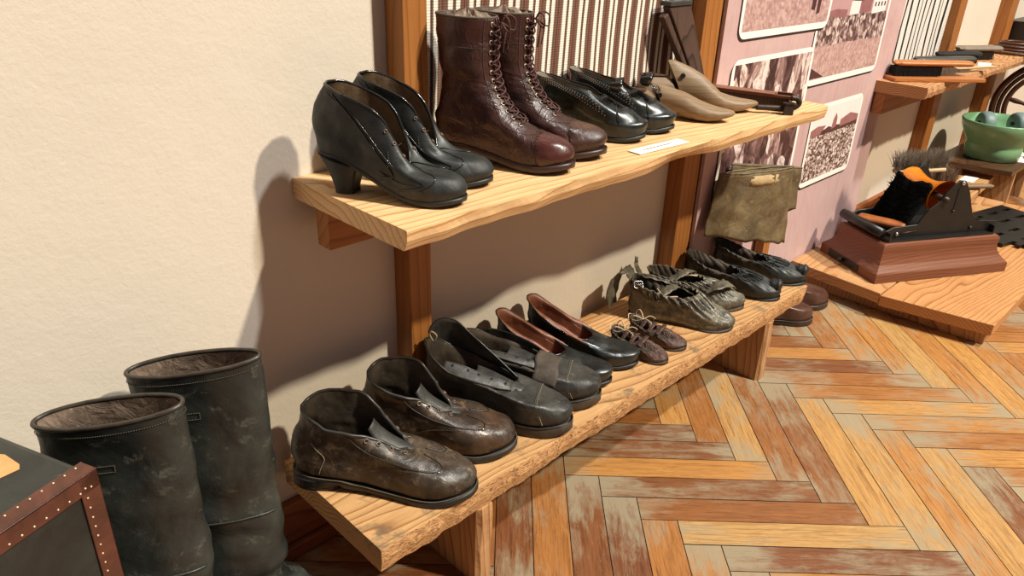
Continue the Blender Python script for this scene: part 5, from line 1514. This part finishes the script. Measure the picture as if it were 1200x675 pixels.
# ---- dark side table with the green bowl ----
tb = thing('side_table', 'dark brown low table top under the green bowl, right edge', 'table', (3.62, .965, ZF))
TZ = .135
mb = MB(); mb.prism([(-.06, 0), (0.0, -.30), (.44, -.31), (.44, 0)], TZ-.022-ZF, TZ-ZF); mb.build('table_top', M['darkwood'], tb, bevel=.003)
mb = MB(); mb.prism([(.12, -.02), (.17, -.28), (.195, -.28), (.145, -.02)], 0, TZ-.022-ZF); mb.build('side_panel', M['leg'], tb)
mb = MB(); mb.prism([(.40, -.02), (.40, -.28), (.425, -.28), (.425, -.02)], 0, TZ-.022-ZF); mb.build('side_panel', M['leg'], tb)
bw = thing('glazed_bowl', 'green glazed footed bowl holding two grey rollers, right edge', 'bowl', (3.80, .80, TZ)); bw.scale = (.88, .88, .84)
mb = MB(); mb.lathe([(.02, .006), (.105, .004), (.112, .0), (.122, .006), (.128, .066), (.124, .074), (.127, .082), (.152, .128), (.166, .160), (.172, .190), (.170, .196), (.164, .194), (.158, .165), (.140, .130), (.10, .095), (.02, .088)], 64)
mb.build('bowl_body', M['green'], bw, smooth=True)
for k, (dx, dy, rz) in enumerate(((-.055, .045, -48), (.050, -.055, -40))):
    t = thing('grey_roller', ['grey rubber roller in the green bowl, left of the two', 'grey rubber roller in the green bowl, right of the two'][k], 'roller', (3.80+dx, .80+dy, TZ+.150), math.radians(rz), 'rollers in the bowl'); t.scale = (.85, .85, .85)
    Q = Euler((0, PI/2, 0)).to_matrix().to_4x4(); mb = MB()
    mb.lathe([(.012, -.030), (.046, -.030), (.054, -.024), (.058, -.010), (.058, .010), (.054, .024), (.046, .030), (.012, .030)], 36, 0, Q); mb.build('tyre', M['greywheel'], t, smooth=True)
    mb = MB(); mb.lathe([(.0005, -.040), (.010, -.040), (.011, .040), (.0005, .040)], 14, 0, Q); mb.build('hub', M['blackmetal'], t, smooth=True)
for k, (x, y, rz, lb) in enumerate(((3.86, .705, 20, 'white paper label on the dark table in front of the green bowl'), (3.98, .735, 20, 'white paper label on the dark table right of the first, at the picture edge'))):
    mb = MB(); mb.box(-.055, .055, -.022, .022, 0, .0012); o = mb.build('paper_label', M['paper']); o.location = (x, y, TZ+.0005); o.rotation_euler = (0, 0, math.radians(rz)); tag(o, lb, 'label', 'labels on the dark table')

# ---- shelf with brushes, upper right ----
S3 = .56
def e3(x):
    n = noise.noise(Vector((x*8, 3.1, 9))); n2 = noise.noise(Vector((x*40, 8, 1)))
    return (n*.006, .004+n*.008+n2*.006, n2*.003, -.004+n2*.006)
M['shelf3'] = wood('rough brown shelf', srgb(206, 156, 108), srgb(136, 90, 56), ring=52, loc=(0, .12, .1), rough=.6, contrast=(.1, .6))
o = live_plank('shelf_plank', 2.70, 4.6, 1.010, .80, S3, .038, M['shelf3'], e3, [(3.395, 3.485, .968), (4.135, 4.245, .968)], emat=M['bark3'])
tag(o, 'rough-edged wooden shelf board at upper right carrying the brushes', 'shelf')
mb = MB(); mb.box(0, .9, 0, .035, 0, .070); o = mb.build('support_beam', M['beam'], bevel=.0015); o.location = (2.705, .925, S3-.038-.071); tag(o, 'brown support beam under the brush shelf at upper right', 'beam')
hd = math.radians(-40)
def bl_(x, y, z=0): return (x, y, S3+z)
t = MB(); t.box(-.165, .165, -.045, .045, 0, .012); o = t.build('thin_board', M['brushwood'], bevel=.002); o.location = bl_(2.875, .845, .0005); o.rotation_euler = (0, 0, math.radians(-38)); tag(o, 'thin reddish-brown board at the near end of the brush shelf, overhanging it', 'board')
gB = 'brushes on the upper right shelf'
brush('shoe_brush', 'brown wooden shoe brush with dense black bristles on the thin board', bl_(2.880, .855, .0135), math.radians(-38), .29, .026, .020, .17, .030, (M['brushwood'], M['blackbristle']), gB, seed=11, bx=.0)
brush('shoe_brush', 'orange-brown handled brush lying behind the black bristled brush', bl_(3.040, .868, .001), math.radians(-34), .15, .022, .018, .12, .022, (M['brushwood'], M['greybristle']), gB, seed=12, curve=.004)
brush('clothes_brush', 'pale grey-green handled brush at the near left of the shelf', bl_(2.955, .935, .001), math.radians(-34), .20, .022, .022, .17, .018, (plain('pale green handle', srgb(150, 146, 116), .4), M['greybristle']), gB, seed=13)
brush('clothes_brush', 'dark grey brush with black bristles in the middle of the shelf', bl_(3.165, .905, .001), math.radians(-32), .26, .024, .018, .24, .026, (M['darkgrey'], M['blackbristle']), gB, seed=14)
brush('clothes_brush', 'black brush with grey back lying nearest the post', bl_(3.36, .918, .001), math.radians(-30), .20, .024, .018, .18, .026, (M['blackbristle'], M['blackbristle']), gB, seed=15)
M['wireblock'] = plain('grey brown block', srgb(122, 110, 96), .6)
brush('wire_brush', 'grey-brown wire brush with sparse black teeth, furthest right on the shelf', bl_(3.56, .905, .001), math.radians(-32), .20, .030, .022, .16, .030, (M['wireblock'], M['iron']), gB, seed=16)
brush('spoon_brush', 'thin pale wooden handled brush beside the white label on the shelf', bl_(3.15, .838, .001), math.radians(-26), .08, .016, .012, .07, .008, (M['lightwood'], M['greybristle']), gB, handle=.12, seed=17)
mb = MB(); mb.box(-.055, .055, -.022, .022, 0, .0012); o = mb.build('paper_label', M['paper']); o.location = bl_(3.42, .835, .0005); o.rotation_euler = (0, 0, math.radians(14)); tag(o, 'white paper label on the brush shelf at upper right', 'label')

# ---- dark machinery at the right edge ----
wl = thing('spinning_wheel', 'dark brown spoked wheel behind the green bowl, cut by the right edge', 'wheel', (4.28, .74, ZF), math.radians(100))
Q = Matrix.Translation((0, 0, .355)) @ Euler((PI/2, 0, 0)).to_matrix().to_4x4()
M['wheelwood'] = wood('dark turned wood', srgb(84, 52, 38), srgb(44, 26, 20), ring=40, loc=(0, .1, .1), rough=.35, grain=.5)
for R_, r_ in ((.215, .014), (.190, .010), (.165, .012)):
    mb = MB(); mb.lathe([(R_+r_*math.cos(a), r_*1.4*math.sin(a)) for a in [2*PI*k/8 for k in range(8)]], 60, 0, Q, closed=True); mb.build('rim', M['wheelwood'], wl, smooth=True)
for k in range(8):
    a = 2*PI*k/8+.2; mb = MB(); P = [Q @ Vector((r_*math.cos(a), r_*math.sin(a), 0)) for r_ in (.02, .06, .10, .13, .17)]
    mb.tube(P, [.008, .011, .008, .012, .008], 10); mb.build('spoke', M['wheelwood'], wl, smooth=True)
mb = MB(); mb.lathe([(.0005, -.03), (.028, -.03), (.034, 0), (.028, .03), (.0005, .03)], 24, 0, Q); mb.build('hub', M['wheelwood'], wl, smooth=True)
mb = MB(); mb.tube([(-.10, -.03, 0), (-.08, -.035, .2), (0, -.035, .355)], [.018, .013, .015], 12); mb.tube([(.10, -.03, 0), (.08, -.035, .2), (0, -.035, .355)], [.018, .013, .015], 12); mb.build('stand', M['wheelwood'], wl, smooth=True)
rd = MB(); rd.tube(smooth_path([(0, 0, .0), (.012, 0, .05), (.02, 0, .10), (.03, 0, .20), (.035, 0, .26)], 4), [.012]*3+[.016]*3+[.011]*6+[.015]*3+[.010]*2, 14)
o = rd.build('turned_rod', M['iron'], wl, smooth=True); o.location = (-.03, .15, .20)
mb = MB(); mb.box(0, .30, 0, .14, 0, .10); mb.box(.01, .29, -.002, 0, .01, .09); o = mb.build('dark_box', M['blackmetal'], bevel=.003); o.location = (4.26, .86, S3+.001); tag(o, 'dark metal box on the far end of the brush shelf, right edge', 'box')
mb = MB()
for k in range(4): mb.lathe([((.052+.013*k)+.006*math.cos(a), .0065+.006*math.sin(a)+.012*(3-k)) for a in [2*PI*j/8 for j in range(8)]], 40, 0, Matrix.Identity(4), closed=True)
o = mb.build('wooden_hoops', M['wheelwood'], smooth=True); o.location = (3.90, .86, S3+.001); tag(o, 'coiled brown ribbed hoops on the brush shelf, right edge', 'hoops')
# ------------------------------------------------------------------ camera and light
cam = bpy.data.cameras.new('camera'); co = bpy.data.objects.new('camera', cam); COL.objects.link(co)
cxy = np.array([600, 337.5]); VX = np.array([1576, -57.]); VV = np.array([534, 2160.])
fpx = math.sqrt(-float((VX-cxy) @ (VV-cxy)))
def _d(v):
    a = np.array([v[0]-cxy[0], v[1]-cxy[1], fpx]); return a/np.linalg.norm(a)
Xc = _d(VX); Zc = -_d(VV); Yc = np.cross(Zc, Xc)
Rm = np.array([Xc, Yc, Zc])
Mx = Matrix(((Rm[0][0], -Rm[0][1], -Rm[0][2], 0), (Rm[1][0], -Rm[1][1], -Rm[1][2], 0), (Rm[2][0], -Rm[2][1], -Rm[2][2], 1.0), (0, 0, 0, 1)))
co.matrix_world = Mx
cam.sensor_width = 36; cam.lens = fpx/1200*36; cam.clip_start = .02
SC.camera = co

def area(name, loc, target, size, power, color):
    l = bpy.data.lights.new(name, 'AREA'); l.shape = 'DISK'; l.size = size; l.energy = power; l.color = color
    o = bpy.data.objects.new(name, l); COL.objects.link(o); o.location = loc
    o.rotation_euler = (Vector(target)-Vector(loc)).to_track_quat('-Z', 'Y').to_euler()
    return o
area('ceiling_spot', (4.0, -5.2, 7.7), (1.1, .8, .3), .36, 1110, (1, .89, .69))
area('ceiling_spot', (2.6, -2.2, 6.5), (1.2, .8, .2), .30, 425, (.98, 1, 1))
w = bpy.data.worlds.new('room air'); SC.world = w; w.use_nodes = True
w.node_tree.nodes['Background'].inputs[0].default_value = (.78, .66, .70, 1)
w.node_tree.nodes['Background'].inputs[1].default_value = .18
vs = SC.view_settings; vs.view_transform = 'Standard'; vs.look = 'None'; vs.exposure = 0; vs.gamma = 1; vs.use_curve_mapping = False
